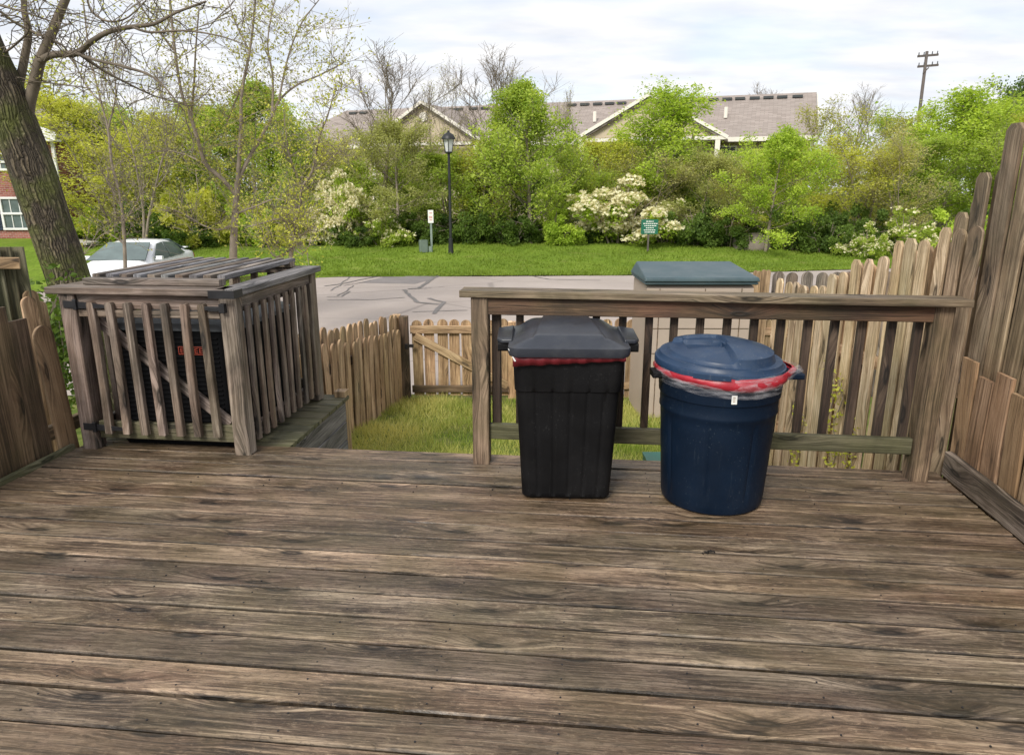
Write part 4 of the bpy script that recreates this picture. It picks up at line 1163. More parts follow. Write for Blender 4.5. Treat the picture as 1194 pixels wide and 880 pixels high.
# ---------------------------------------------------------------- lamp, signs, box, pole
lp_ = at(526, 300, 25.0); lz = gz(lp_.x, 25.0) + .03
lamp = empty('street_lamp', (lp_.x, 25.0, lz)); tag(lamp, 'black street lamp with lantern head standing on the lawn', 'street lamp')
LH = at(522, 152, 25.0).z - lz
mb = MB(); x0, y0 = lp_.x, 25.0
tube(mb, [(x0, y0, lz), (x0, y0, lz + .25), (x0, y0, lz + .5), (x0, y0, lz + .52), (x0, y0, lz + LH - .72)], [.10, .085, .075, .052, .045], 12); mb.build('pole', M['lampblack'], lamp, smooth=True, angle=40)
mb = MB(); lathe(mb, [(.10, LH - .70), (.17, LH - .28)], 4, x0, y0); 
for i, v in enumerate(mb.v): mb.v[i] = (v[0], v[1], v[2] + lz)
mb.build('lantern_glass', M['lampglass'], lamp)
mb = MB()
for k in range(4):
    a = math.pi / 2 * k; tube(mb, [(x0 + .105 * math.cos(a), y0 + .105 * math.sin(a), lz + LH - .72), (x0 + .18 * math.cos(a), y0 + .18 * math.sin(a), lz + LH - .27)], [.014, .014], 4)
lathe(mb, [(.04, lz + LH - .76), (.13, lz + LH - .72), (.13, lz + LH - .69)], 12, x0, y0, (True, True))
mb.build('lantern_frame', M['lampblack'], lamp)
mb = MB(); lathe(mb, [(.0, lz + LH - .29), (.235, lz + LH - .29), (.23, lz + LH - .24), (.16, lz + LH - .13), (.06, lz + LH - .08), (.035, lz + LH - .05), (.04, lz + LH - .02), (.0, lz + LH)], 16, x0, y0); mb.build('lantern_roof', M['lampblack'], lamp, smooth=True, angle=40)

s_ = at(503.5, 292, 25.6); sgz = gz(s_.x, 25.6) + .03
sg = empty('small_sign', (s_.x, 25.6, sgz)); tag(sg, 'small white sign on a short green grey post beside the utility box', 'sign')
tz = at(503.5, 245, 25.6).z; bz = at(503.5, 260, 25.6).z
mb = MB(); box(mb, (s_.x, 25.6, (sgz + tz) / 2 - .05), .07, .05, tz - sgz - .1); mb.build('post', M['galv'], sg)
mb = MB(); box(mb, (s_.x, 25.56, (tz + bz) / 2), .19, .012, tz - bz); mb.build('sign_plate', M['signwhite'], sg)
mb = MB(); 
for i, (wx, dz) in enumerate(((.10, .12), (.12, .0), (.12, -.05), (.10, -.12))): box(mb, (s_.x, 25.552, (tz + bz) / 2 + dz), wx, .003, .028, ch=.0005)
mb.build('print', M['signred'], sg)
u_ = at(494, 292, 25.3); ugz = gz(u_.x, 25.3) + .03
ub = empty('utility_box', (u_.x, 25.3, ugz)); tag(ub, 'grey green utility pedestal box on the lawn beside the lamp', 'utility box')
mb = MB(); plank(mb, (u_.x, 25.3, ugz), (u_.x, 25.3, ugz + .42), (1, .3, 0), .30, .26, ch=.03, prof=[(0, 1), (.9, 1.0), (1, .9)], tint=1.0); mb.build('housing', M['greengrey'], ub)
mb = MB(); plank(mb, (u_.x + .24, 25.35, ugz), (u_.x + .24, 25.35, ugz + .20), (1, 0, 0), .14, .14, ch=.02, tint=1.0); mb.build('side_cover', M['galv'], ub)

g_ = at(756, 293, 25.4); ggz = gz(g_.x, 25.4) + .03
gs = empty('lawn_notice_sign', (g_.x, 25.4, ggz)); tag(gs, 'green notice board with white lines of text before the cream flowering shrub', 'sign')
tz, bz = at(756, 256, 25.4).z, at(756, 273, 25.4).z
mb = MB(); box(mb, (g_.x - .02, 25.43, (ggz + tz) / 2), .06, .04, tz - ggz); mb.build('post', M['polewood'], gs)
mb = MB(); box(mb, (g_.x, 25.4, (tz + bz) / 2), .60, .02, tz - bz); mb.build('sign_board', M['signgreen'], gs)
H_ = tz - bz
rgs = random.Random(2)
for i, wx in enumerate((.26, .46, .38, .26, .40, .34)):
    mb = MB(); x = g_.x - wx / 2; zc = tz - H_ * (.13 + .148 * i)
    while x < g_.x + wx / 2:
        wd = rgs.uniform(.03, .075); box(mb, (x + wd / 2, 25.387, zc), wd, .004, .030, ch=.0005); x += wd + .016
    mb.build('text_line', M['signwhite'], gs)

up_ = at(1078, 100, 60.0)
pl = empty('utility_pole', (up_.x, 60, -2)); tag(pl, 'leaning wooden utility pole with two crossarms above the trees', 'utility pole')
top = at(1081, 60, 60.0); bot = at(1071, 140, 60.0); ax = (top - bot).normalized(); base_ = bot - ax * ((bot.z + 2) / ax.z)
mb = MB(); tube(mb, [base_, top], [.16, .11], 8); mb.build('pole', M['polewood'], pl, smooth=True)
for k, (dy_, nm) in enumerate(((66, 'crossarm'), (78, 'crossarm'))):
    a, b = at(1070, dy_, 60), at(1094, dy_ - 2, 60); board('crossarm', M['polewood'], pl, a, b, EZ, .16, .12, seed=500 + k)
    mb = MB()
    for f in (.05, .3, .7, .95): q = a.lerp(b, f); tube(mb, [q + EZ * .06, q + EZ * .28], [.05, .04], 6)
    mb.build('insulators', M['acgrey'], pl)
board('arm_brace', M['polewood'], pl, at(1083, 79, 59.9), at(1076, 86, 59.9), EZ, .08, .05, seed=502)

# concrete walk pieces far left
for i, (a, b) in enumerate((((60, 272), (122, 278)), ((68, 277), (108, 280)))):
    p, q = at(a[0], a[1], 31 - 2.5 * i), at(b[0], b[1], 29 - 2.5 * i)
    mb = MB(); z = gz(p.x, p.y) + .05
    poly(mb, [(p.x, p.y - .4, z), (q.x, q.y - .4, z), (q.x, q.y + .4, z), (p.x, p.y + .4, z)], (0, 0, .08)); tag(mb.build('footpath', M['concrete']), 'strip of pale concrete path on the lawn behind the white car', kind='structure')

# ---------------------------------------------------------------- car
car = empty('parked_car', (-10.85, 20.4, -1.40), R(1)); tag(car, 'white four door saloon car parked facing the camera beyond the slatted enclosure', 'car')
# local: +x is the car's left (towards the image right), -y is its nose
def car_body():
    st = [  # y, half width, hood/deck z (top of body side), roof z, roof half width
        (-2.22, .60, .56, .58), (-2.15, .74, .66, .70), (-1.95, .83, .74, .80), (-1.5, .87, .80, .90), (-1.0, .88, .86, .97), (-.85, .885, .88, 1.02),
        (-.45, .89, .90, 1.22), (-.1, .89, .91, 1.38), (.3, .89, .92, 1.44), (.75, .89, .93, 1.44), (1.1, .885, .95, 1.36), (1.45, .88, .97, 1.20),
        (1.75, .87, .985, 1.06), (2.0, .84, .98, 1.03), (2.18, .78, .92, .98), (2.25, .70, .75, .78)]
    rows = []
    for y, hw, sh_, top in st:
        cab = top - sh_ > .16
        rw = (.62 if cab else hw * .72)
        lo = .20 if abs(y) < 2.1 else .28
        half = [(0, lo), (hw * .90, lo), (hw, lo + .12), (hw * 1.01, (lo + sh_) / 2), (hw, sh_ - .06), (hw * .965, sh_), (rw + (hw * .96 - rw) * .45, sh_ + (top - sh_) * .5 if cab else sh_ + (top - sh_) * .6), (rw, top - (.04 if cab else .01)), (rw * .8, top - .008), (0, top + .012)]
        row = [(x, y, z) for x, z in half] + [(-x, y, z) for x, z in half[-2:0:-1]]
        rows.append(row)
    mb = MB(); n = len(rows[0]); vs_ = [p for r_ in rows for p in r_]
    fs = [(i * n + k, (i + 1) * n + k, (i + 1) * n + (k + 1) % n, i * n + (k + 1) % n) for i in range(len(rows) - 1) for k in range(n)]
    fs.append(tuple(range(n))); fs.append(tuple((len(rows) - 1) * n + k for k in range(n - 1, -1, -1)))
    mb.add(vs_, fs); return mb
def cplace(mb, name, mat, **k): return place(mb.build(name, M[mat], None, **k), car)
cb = cplace(car_body(), 'body', 'carwhite', smooth=True, angle=60)
mb = MB()
def quad(mb, a, b, c, d, th=(0, 0, .004)): poly(mb, [a, b, c, d], th)
quad(mb, (-.80, -.98, .975), (.80, -.98, .975), (.58, -.14, 1.385), (-.58, -.14, 1.385), (0, -.02, .022)); cplace(mb, 'windscreen', 'carglass')
mb = MB(); quad(mb, (-.56, 1.08, 1.39), (.56, 1.08, 1.39), (.72, 1.70, 1.075), (-.72, 1.70, 1.075), (0, .02, .02)); cplace(mb, 'rear_window', 'carglass')
for sx in (-1, 1):
    for (y0_, y1_, z0_, z1_) in (((-.66, -.06), (.30, .30), 0, 0), ((.36, .36), (.95, 1.36), 0, 0)):
        a0, a1 = y0_; b0, b1 = y1_
        mb = MB(); xb, xt = .875 * sx, .672 * sx
        if a0 < 0: pts = [(xb, -.66, .935), (xb, .31, .945), (xt, .33, 1.375), (xt, -.02, 1.345)]
        else: pts = [(xb, .37, .945), (xb, 1.34, .985), (xt, 1.00, 1.33), (xt, .38, 1.375)]
        poly(mb, pts if sx < 0 else pts[::-1], (.012 * sx, 0, .008)); cplace(mb, 'side_window', 'carglass')
    for y in (-1.38, 1.32):
        wh = empty('wheel', (0, 0, 0)); wh.parent = car; wh.location = (sx * .80, y, .32)
        mb = MB(); tube(mb, [(-.11, 0, 0), (.11, 0, 0)], [.32, .32], 28); place(mb.build('tyre', M['tyre'], None, smooth=True, angle=40), wh)
        mb = MB(); tube(mb, [(sx * .10, 0, 0), (sx * .118, 0, 0)], [.205, .19], 24)
        for k in range(5): a = k * 1.2566; tube(mb, [(sx * .118, 0, 0), (sx * .12, math.cos(a) * .18, math.sin(a) * .18)], [.035, .025], 6)
        place(mb.build('rim', M['rim'], None, smooth=True, angle=40), wh)
        mb = MB(); pts = []
        for k in range(17): a = math.pi * k / 16; pts.append((sx * .895, y + .37 * math.cos(a), .32 + .37 * math.sin(a)))
        tube(mb, pts, [.022] * 17, 6); cplace(mb, 'wheel_arch', 'tyre', smooth=True)
    mb = MB(); box(mb, (sx * 1.0, -.58, 1.00), .17, .10, .12, ch=.03); box(mb, (sx * .90, -.57, .96), .08, .04, .04, ch=.005); cplace(mb, 'mirror', 'carwhite', smooth=True, angle=40)
    mb = MB(); quad(mb, (sx * .50, -2.175, .60), (sx * .80, -2.02, .62), (sx * .80, -1.93, .72), (sx * .52, -2.10, .70), (sx * .01, -.03, .01)); cplace(mb, 'headlight', 'headlamp')
    mb = MB(); quad(mb, (sx * .50, 2.20, .78), (sx * .80, 2.12, .78), (sx * .81, 2.08, .92), (sx * .52, 2.17, .93), (sx * .01, .03, 0)); cplace(mb, 'tail_light', 'redlamp')
    for y in (-.35, .55):
        mb = MB(); box(mb, (sx * .905, y + .55, .80), .02, .16, .025, ch=.005); cplace(mb, 'door_handle', 'carwhite')
mb = MB(); box(mb, (0, -2.21, .42), .95, .03, .16, ch=.01); cplace(mb, 'grille', 'tyre')
mb = MB(); box(mb, (0, 2.05, 1.10), 1.3, .16, .03, ch=.012)
for sx in (-1, 1): box(mb, (sx * .5, 2.03, 1.05), .04, .10, .09, ch=.005)
cplace(mb, 'spoiler', 'carwhite')
mb = MB()
for sx in (-1, 1):
    for y in (-.42, .335, 1.02): box(mb, (sx * .898, y, .60), .004, .006, .50, ch=.001)
cplace(mb, 'door_seams', 'tyre')

# ---------------------------------------------------------------- apartment house beyond the trees
A_, B_ = at(404, 130, 59), at(946, 109, 48)
hx_ = (Vector((B_.x, B_.y, 0)) - Vector((A_.x, A_.y, 0))); HLen = hx_.length; hx_.normalize(); hy_ = Vector((-hx_.y, hx_.x, 0))  # hy_ points away
hO = Vector((A_.x, A_.y, 0)); RZ = 7.35; EZh = 4.42; DP = 5.2; GZh = -1.2
hs = empty('apartment_house', hO + hx_ * HLen / 2 + EZ * GZh); tag(hs, 'long tan apartment house with brown shingle roof behind the trees', 'house')
def Hh(s, d, z): return hO + hx_ * s - hy_ * d + EZ * z   # d: towards the camera
def uvpoly(mb, pts, uax, vax):
    o = Vector(pts[0]); uv = [((Vector(p) - o).dot(uax) + 3, (Vector(p) - o).dot(vax) + 3) for p in pts]
    mb.add(pts, [tuple(range(len(pts)))], [uv])
def slab(mb, pts, uax, vax, th):
    n = Vector(uax).cross(Vector(vax)).normalized() * th; uvpoly(mb, pts, uax, vax); q = [Vector(p) - n for p in pts]
    uvpoly(mb, q[::-1], uax, vax)
    for i in range(len(pts)):
        j = (i + 1) % len(pts); uvpoly(mb, [pts[i], pts[j], q[j], q[i]], uax, EZ)
sl = (hy_ * DP + EZ * (RZ - EZh)).normalized()
mb = MB()
slab(mb, [Hh(-3.5, DP + .4, EZh - .2), Hh(HLen + .3, DP + .4, EZh - .2), Hh(HLen + .3, 0, RZ), Hh(0, 0, RZ)], hx_, sl, .18)
slab(mb, [Hh(HLen + .3, -DP - .4, EZh - .2), Hh(-3.5, -DP - .4, EZh - .2), Hh(0, 0, RZ), Hh(HLen + .3, 0, RZ)], -hx_, (-hy_ * DP + EZ * (RZ - EZh)).normalized(), .18)
slab(mb, [Hh(-3.5, -DP - .4, EZh - .2), Hh(-3.5, DP + .4, EZh - .2), Hh(0, 0, RZ)], -hy_, (hx_ * 3.5 + EZ * 2.6).normalized(), .18)
def px2s(px, dd=None, zc=None):
    dd = DP if dd is None else dd; zc = EZh if zc is None else zc   # position along the ridge seen at a pixel column
    lo, hi = -5, HLen + 5
    for _ in range(50):
        m_ = (lo + hi) / 2; p = Hh(m_, dd, zc); dz = p.y * math.cos(PITCH) - (p.z - EYE) * math.sin(PITCH); x = CX + F * p.x / dz
        if x < px: lo = m_
        else: hi = m_
    return lo
gables = []
for (pl_, pr_, pk, gd) in ((434, 560, 498, 1.6), (676, 842, 760, 1.6)):
    a, b = px2s(pl_, DP + gd), px2s(pr_, DP + gd); c_ = (a + b) / 2
    gables.append((a, b, c_, gd))
for a, b, c_, gd in gables:
    pz = RZ - .55 if a > 8 else RZ - .45
    fr = DP + gd
    for (e, sg_) in ((a - .3, 1), (b + .3, -1)):
        r_ = (hx_ * sg_ * (c_ - a) + EZ * (pz - EZh)).normalized()
        pts = [Hh(e, fr + .3, EZh - .18), Hh(c_, fr + .3, pz), Hh(c_, 0, pz), Hh(e, 0, EZh - .18)]
        if sg_ > 0: pts = [pts[0], pts[3], pts[2], pts[1]]; pts = [pts[1], pts[0], pts[3], pts[2]]
        slab(mb, pts, hy_ * (-sg_), r_, .15) if sg_ < 0 else slab(mb, [Hh(e, 0, EZh - .18), Hh(e, fr + .3, EZh - .18), Hh(c_, fr + .3, pz), Hh(c_, 0, pz)], -hy_, r_, .15)
roof = mb.build('roof', M['shingle'], hs)
for px in [412, 424, 524, 535, 552, 566, 582, 667, 682, 697, 711, 725, 816, 832, 848, 863, 880, 896, 912, 930]:
    s = px2s(px, .6, RZ - .3); c_ = Hh(s, .6, RZ - .28); mb = MB(); box(mb, c_, .62, .35, .16, hx_, hy_, EZ, ch=.01); mb.build('ridge_vent', M['darkrecess'], roof)
mb = MB()
for px in (684, 842): s = px2s(px); tube(mb, [Hh(s, 3.0, 5.7), Hh(s, 3.0, 6.35)], [.12, .12], 8)
mb.build('pipe_vents', M['creamtrim'], roof)
mb = MB(); poly(mb, [Hh(-2.6, DP - .3, GZh), Hh(HLen, DP - .3, GZh), Hh(HLen, DP - .3, EZh - .12), Hh(-2.6, DP - .3, EZh - .12)], hy_ * (2 * DP - .6))
uvv = MB(); pts = [Hh(HLen - .02, DP - .35, EZh - .15), Hh(HLen - .02, -DP + .35, EZh - .15), Hh(HLen - .02, 0, RZ - .2)]; poly(mb, pts, hx_ * .02)
for a, b, c_, gd in gables:
    pz = RZ - .55 if a > 8 else RZ - .45; fr = DP + gd
    poly(mb, [Hh(a, fr, EZh), Hh(b, fr, EZh), Hh(c_, fr, pz - .12)], hy_ * .25)
    poly(mb, [Hh(a + .35, fr - .15, GZh), Hh(b - .35, fr - .15, GZh), Hh(b - .35, fr - .15, EZh - .3), Hh(a + .35, fr - .15, EZh - .3)], hy_ * .2) if a < 8 else poly(mb, [Hh(a + .35, fr - 1.5, GZh), Hh(b - .35, fr - 1.5, GZh), Hh(b - .35, fr - 1.5, EZh - .3), Hh(a + .35, fr - 1.5, EZh - .3)], hy_ * .2)
mb.build('wall', M['siding'], hs)
mb = MB()
def beam(a, b, w_, t_, side=EZ): plank(mb, a, b, side, w_, t_, tint=1.0)
beam(Hh(-3.5, DP + .47, EZh - .16), Hh(HLen + .3, DP + .47, EZh - .16), .26, .12)
beam(Hh(HLen + .36, DP + .4, EZh - .2), Hh(HLen + .36, 0, RZ), .26, .06)
for a, b, c_, gd in gables:
    pz = RZ - .55 if a > 8 else RZ - .45; fr = DP + gd + .36
    beam(Hh(a - .35, fr, EZh - .12), Hh(c_, fr, pz), .19, .08); beam(Hh(b + .35, fr + .004, EZh - .12), Hh(c_, fr + .004, pz), .19, .08)
    beam(Hh(a - .3, fr - .05, EZh - .14), Hh(b + .3, fr - .05, EZh - .14), .20, .1)
    for e in (a + .2, b - .2): beam(Hh(e, fr - .15, GZh), Hh(e, fr - .15, EZh - .2), .28, .28, hx_)
mb.build('trim', M['creamtrim'], hs)
mb = MB(); a, b, c_, gd = gables[0]; q = Hh(c_, DP + gd + .03, RZ - 1.35); tube(mb, [q, q - hy_ * .08], [.30, .30], 20); mb.build('round_vent', M['creamtrim'], hs)
for (px0, px1) in ((815, 822), (790, 800), (845, 852), (705, 716), (405, 412), (690, 698)):
    a, b = px2s(px0), px2s(px1)
    f = empty('window', Hh((a + b) / 2, DP - .3, 3.0)); f.parent = hs; f.matrix_parent_inverse = mworld(hs).inverted()
    mb = MB(); cz = 3.15; cc_ = Hh((a + b) / 2, DP - .26, cz); box(mb, cc_, 1.15, .08, 1.6, hx_, hy_, EZ, ch=.01); mb.build('frame', M['creamtrim'], f)
    mb = MB(); box(mb, cc_ - hy_ * .045, .95, .02, 1.4, hx_, hy_, EZ, ch=.005); mb.build('pane', M['darkrecess'], f)

# ---------------------------------------------------------------- brick house far left
bY = 30.0
bh = empty('brick_house', (at(30, 270, bY).x, bY, -1)); tag(bh, 'red brick house with white gable trim behind the big leaning tree', 'house')
cr_ = at(60, 165, bY); xr = cr_.x + .0; bw = 9.0
def W3(px, py): return at(px, py, bY)
ez = W3(50, 158).z
mb = MB(); ux = Vector((1, 0, 0))
uvpoly(mb, [(xr - bw, bY, -1.4), (xr, bY, -1.4), (xr, bY, ez), (xr - bw, bY, ez)], ux, EZ)
uvpoly(mb, [(xr, bY, -1.4), (xr + .4, bY + 9, -1.4), (xr + .4, bY + 9, ez), (xr, bY, ez)], Vector((0, 1, 0)), EZ)
uvpoly(mb, [(xr + .4, bY + 9, -1.4), (xr - bw, bY + 9, -1.4), (xr - bw, bY + 9, ez), (xr + .4, bY + 9, ez)], -ux, EZ)
uvpoly(mb, [(xr - bw, bY + 9, -1.4), (xr - bw, bY, -1.4), (xr - bw, bY, ez), (xr - bw, bY + 9, ez)], Vector((0, -1, 0)), EZ)
uvpoly(mb, [(xr - bw, bY, ez), (xr, bY, ez), (xr - bw / 2, bY, ez + 2.1)], ux, EZ)
mb.build('wall', M['brick'], bh)
rs = Vector((-bw / 2, 0, 2.1)).normalized()
mb = MB(); slab(mb, [(xr + .45, bY - .4, ez - .05), (xr + .45, bY + 9.3, ez - .05), (xr - bw / 2, bY + 9.3, ez + 2.25), (xr - bw / 2, bY - .4, ez + 2.25)], Vector((0, 1, 0)), rs, .14)
slab(mb, [(xr - bw - .45, bY + 9.3, ez - .05), (xr - bw - .45, bY - .4, ez - .05), (xr - bw / 2, bY - .4, ez + 2.25), (xr - bw / 2, bY + 9.3, ez + 2.25)], Vector((0, -1, 0)), Vector((bw / 2, 0, 2.1)).normalized(), .14)
mb.build('roof', M['shingle'], bh)
mb = MB()
beam2 = lambda a, b, w_, t_, s=EZ: plank(mb, a, b, s, w_, t_, tint=1.0)
beam2((xr + .5, bY - .47, ez - .10), (xr - bw / 2, bY - .47, ez + 2.15), .30, .08); beam2((xr - bw - .5, bY - .474, ez - .10), (xr - bw / 2, bY - .474, ez + 2.15), .30, .08)
beam2((xr - bw - .4, bY - .20, ez - .12), (xr + .4, bY - .20, ez - .12), .26, .42)
beam2((xr + .06, bY - .06, -1.4), (xr + .06, bY - .06, ez - .2), .12, .10, ux)
mb.build('trim', M['white'], bh)
def bwin(px0, py0, px1, py1, shutter):
    a, b = W3(px0, py1), W3(px1, py0); cx_, cz_ = (a.x + b.x) / 2, (a.z + b.z) / 2; ww_, hh_ = abs(b.x - a.x), abs(b.z - a.z)
    f = empty('window', (cx_, bY, cz_)); f.parent = bh; f.matrix_parent_inverse = mworld(bh).inverted()
    mb = MB(); 
    for dz in (-hh_ / 2, 0, hh_ / 2): box(mb, (cx_, bY - .05, cz_ + dz), ww_ + .10, .08, .09, ch=.01)
    for dx_ in (-ww_ / 2, ww_ / 2): box(mb, (cx_ + dx_, bY - .045, cz_), .09, .08, hh_ - .1, ch=.01)
    for dx_ in (-ww_ / 6, ww_ / 6): box(mb, (cx_ + dx_, bY - .03, cz_), .03, .03, hh_ - .1, ch=.004)
    mb.build('frame', M['white'], f)
    mb = MB(); box(mb, (cx_, bY - .012, cz_), ww_, .02, hh_, ch=.002); mb.build('pane', M['carglass'], f)
    mb = MB(); box(mb, (cx_ - ww_ / 2 - .32, bY - .035, cz_), .46, .06, hh_ + .1, ch=.01)
    for k in range(12): box(mb, (cx_ - ww_ / 2 - .32, bY - .075, cz_ - hh_ / 2 + .1 + k * (hh_ - .2) / 11), .36, .02, .05, ch=.004)
    mb.build('shutter', M['shutter'], f)
bwin(7, 231, 32, 267, True); bwin(-16, 180, 8, 198, True)

# ---------------------------------------------------------------- trees
VAR = {}
VAR['lime'] = [make_tree(1, 6, 5.2, .14, 30, 7, 4, 24, .13, leaf='lf_lime', up=.10, el=(0, 60)), make_tree(2, 6, 5.0, .12, 30, 7, 4, 24, .12, leaf='lf_lime', up=.16, el=(20, 70), shape='vase')]
VAR['cone'] = [make_tree(3, 6, 5.4, .10, 34, 7, 4, 25, .12, leaf='lf_mid', up=.10, el=(5, 62), shape='cone')]
VAR['mid'] = [make_tree(4, 6, 5.6, .10, 28, 7, 4, 22, .13, leaf='lf_mid', up=.12, el=(10, 60)), make_tree(5, 6, 5.2, .08, 28, 7, 4, 20, .12, leaf='lf_mid', up=.16, el=(25, 72), shape='vase', stems=3)]
VAR['olive'] = [make_tree(6, 6, 5.6, .22, 32, 8, 4, 24, .11, leaf='lf_olive', up=.04, el=(0, 60), r0=.085, bark_='twigpale')]
VAR['yellow'] = [make_tree(7, 6, 5.4, .10, 26, 7, 4, 16, .11, leaf='lf_yellow', up=.12, el=(15, 65)), make_tree(8, 6, 5.2, .06, 26, 7, 4, 14, .11, leaf='lf_yellow', up=.18, el=(30, 72), shape='vase', stems=3)]
VAR['sparse'] = [make_tree(9, 6, 5.4, .10, 26, 8, 5, 11, .10, leaf='lf_bud', up=.14, el=(25, 70), shape='vase', stems=2, rmin=.008), make_tree(10, 6, 5.2, .12, 24, 8, 5, 9, .10, leaf='lf_brown', up=.14, el=(25, 70), shape='vase', stems=3, rmin=.008)]
VAR['bare'] = [make_tree(11, 6, 4.2, .35, 26, 9, 6, 0, .1, up=.20, el=(35, 72), shape='vase', rmin=.006, r0=.05, wob=.09), make_tree(12, 6, 3.8, .30, 24, 9, 6, 1, .06, leaf='lf_bud', up=.24, el=(40, 75), shape='vase', stems=2, rmin=.006, r0=.05, wob=.09)]
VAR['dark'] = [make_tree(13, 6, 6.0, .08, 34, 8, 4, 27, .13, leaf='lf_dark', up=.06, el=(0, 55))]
BV = {}
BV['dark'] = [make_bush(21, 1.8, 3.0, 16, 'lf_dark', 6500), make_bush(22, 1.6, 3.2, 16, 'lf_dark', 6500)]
BV['mid'] = [make_bush(23, 1.8, 2.8, 16, 'lf_mid', 6500), make_bush(24, 1.6, 3.0, 16, 'lf_lime', 6500)]
BV['yellow'] = [make_bush(25, 1.9, 2.8, 16, 'lf_yellow', 6000)]
BV['cream'] = [make_bush(26, 2.2, 3.0, 22, 'lf_lime', 6000, .09, 2600, .085), ]
BV['dots'] = [make_bush(27, 2.0, 3.0, 20, 'lf_mid', 7000, .10, 340, .085)]

def put_tree(px, ptop, wpx, Y, kind, label, var=0, group=None, cat='tree', name='leafy_tree', sink=0.0):
    p = at(px, 285, Y); z0 = gz(p.x, Y) - .02 - sink; zt = at(px, ptop, Y).z; H = zt - z0
    tm, lm, (h0, base_w) = VAR[kind][var % len(VAR[kind])]; s = H / h0
    dep = Y * math.cos(PITCH); wm = wpx / F * dep
    sxy = max(.35 * s, min(2.4 * s, wm * 1.25 / base_w))
    o = empty(name, (p.x, Y, z0), random.Random(px * 7 + int(Y)).uniform(0, 6.28)); o.scale = (sxy, sxy, s)
    tag(o, label, cat, group)
    a = bpy.data.objects.new('trunk', tm); col.objects.link(a); a.parent = o
    if lm: b = bpy.data.objects.new('crown', lm); col.objects.link(b); b.parent = o
    return o
G = 'trees of the wood beyond the lawn'
T = [
 (465, 130, 104, 27.6, 'olive', 'round olive green tree with pale trunk, left of the street lamp', 0),
 (619, 92, 116, 27.8, 'cone', 'tall bright green tree hiding the roof right of the street lamp', 0),
 (760, 99, 100, 31.0, 'lime', 'bright green tree rising in front of the right hand gable', 1),
 (893, 149, 96, 25.6, 'lime', 'small lime green maple with pale trunk at the lawn edge, right of the shed lid', 0),
 (705, 160, 90, 30.5, 'yellow', 'yellow green tree behind the large cream flowering shrub', 0),
 (745, 172, 95, 29.2, 'sparse', 'thinly leaved brownish tree above the green notice sign', 1),
 (815, 172, 90, 28.0, 'olive', 'dull olive tree between the notice sign and the small maple', 0),
 (848, 188, 70, 27.0, 'sparse', 'slim grey twiggy tree just left of the small maple', 0),
 (965, 118, 110, 32.0, 'sparse', 'tall thin crowned tree at the right end of the brown roof', 0),
 (1000, 160, 110, 27.5, 'yellow', 'yellow green tree right of the small maple', 1),
 (1040, 150, 100, 26.5, 'sparse', 'brownish feathery tree above the low right hand pickets', 1),
 (1093, 98, 112, 31.0, 'lime', 'tall bright green tree below the utility pole', 1),
 (1172, 94, 110, 38.0, 'dark', 'dark green tree at the top right corner', 0),
 (1150, 135, 90, 29.0, 'mid', 'mid green tree behind the tallest right hand pickets', 1),
 (563, 160, 84, 29.6, 'yellow', 'yellow green tree filling the gap right of the lamp post', 1),
 (523, 178, 80, 28.8, 'mid', 'mid green tree directly behind the lamp post', 0),
 (395, 150, 84, 30.0, 'sparse', 'grey twiggy tree in front of the left end of the roof', 1),
 (425, 188, 80, 29.6, 'lime', 'lime tree low in front of the pale left house wall', 0),
 (340, 125, 96, 28.5, 'mid', 'mid green tree left of the left end of the roof', 1),
 (300, 96, 110, 31.0, 'cone', 'pointed green tree behind the bare branched young tree', 0),
 (250, 118, 120, 31.5, 'mid', 'broad mid green tree above the slatted enclosure', 0),
 (205, 128, 110, 29.0, 'yellow', 'yellow green tree behind the rear of the white car', 0),
 (165, 122, 95, 33.5, 'lime', 'tall lime tree far behind the white car', 1),
 (130, 140, 110, 27.5, 'yellow', 'bright yellow tree behind the windscreen of the white car', 1),
 (92, 105, 110, 31.0, 'yellow', 'yellow leaved tree just right of the brick house', 0),
 (52, 60, 120, 36.0, 'yellow', 'high yellow crowned tree rising behind the brick house', 1),
 (662, 178, 76, 29.5, 'mid', 'mid green tree left of the cream flowering shrub', 1),
 (1062, 160, 96, 29.5, 'mid', 'mid green tree behind the feathery brownish tree on the right', 0),
 (930, 168, 90, 29.5, 'yellow', 'pale yellow green tree peeping out right behind the small maple', 0),
 (375, 165, 84, 33.0, 'yellow', 'yellow green tree behind the grey twiggy tree by the roof end', 0),
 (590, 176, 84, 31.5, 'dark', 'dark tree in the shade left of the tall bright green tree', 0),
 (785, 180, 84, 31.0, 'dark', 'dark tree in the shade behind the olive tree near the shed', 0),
 (1120, 118, 90, 34.0, 'mid', 'mid green tree right of the utility pole', 0),
 (1200, 130, 110, 30.0, 'yellow', 'yellow green tree cut by the right edge behind the tall pickets', 0),
 (870, 172, 90, 32.0, 'mid', 'mid green tree in front of the roof eave left of the small maple', 0),
 (30, 120, 90, 45.0, 'mid', 'green tree far behind the brick house roof', 0),
 (1022, 128, 90, 37.0, 'mid', 'distant green tree showing left of the utility pole', 1),
 (480, 172, 90, 32.5, 'mid', 'green tree hidden mostly behind the round olive tree', 1),
]
for px, tp_, wp, Y, kd, lb_, v in T: put_tree(px, tp_, wp, Y, kd, lb_, v, G)
GB = 'bare trees standing up against the sky'
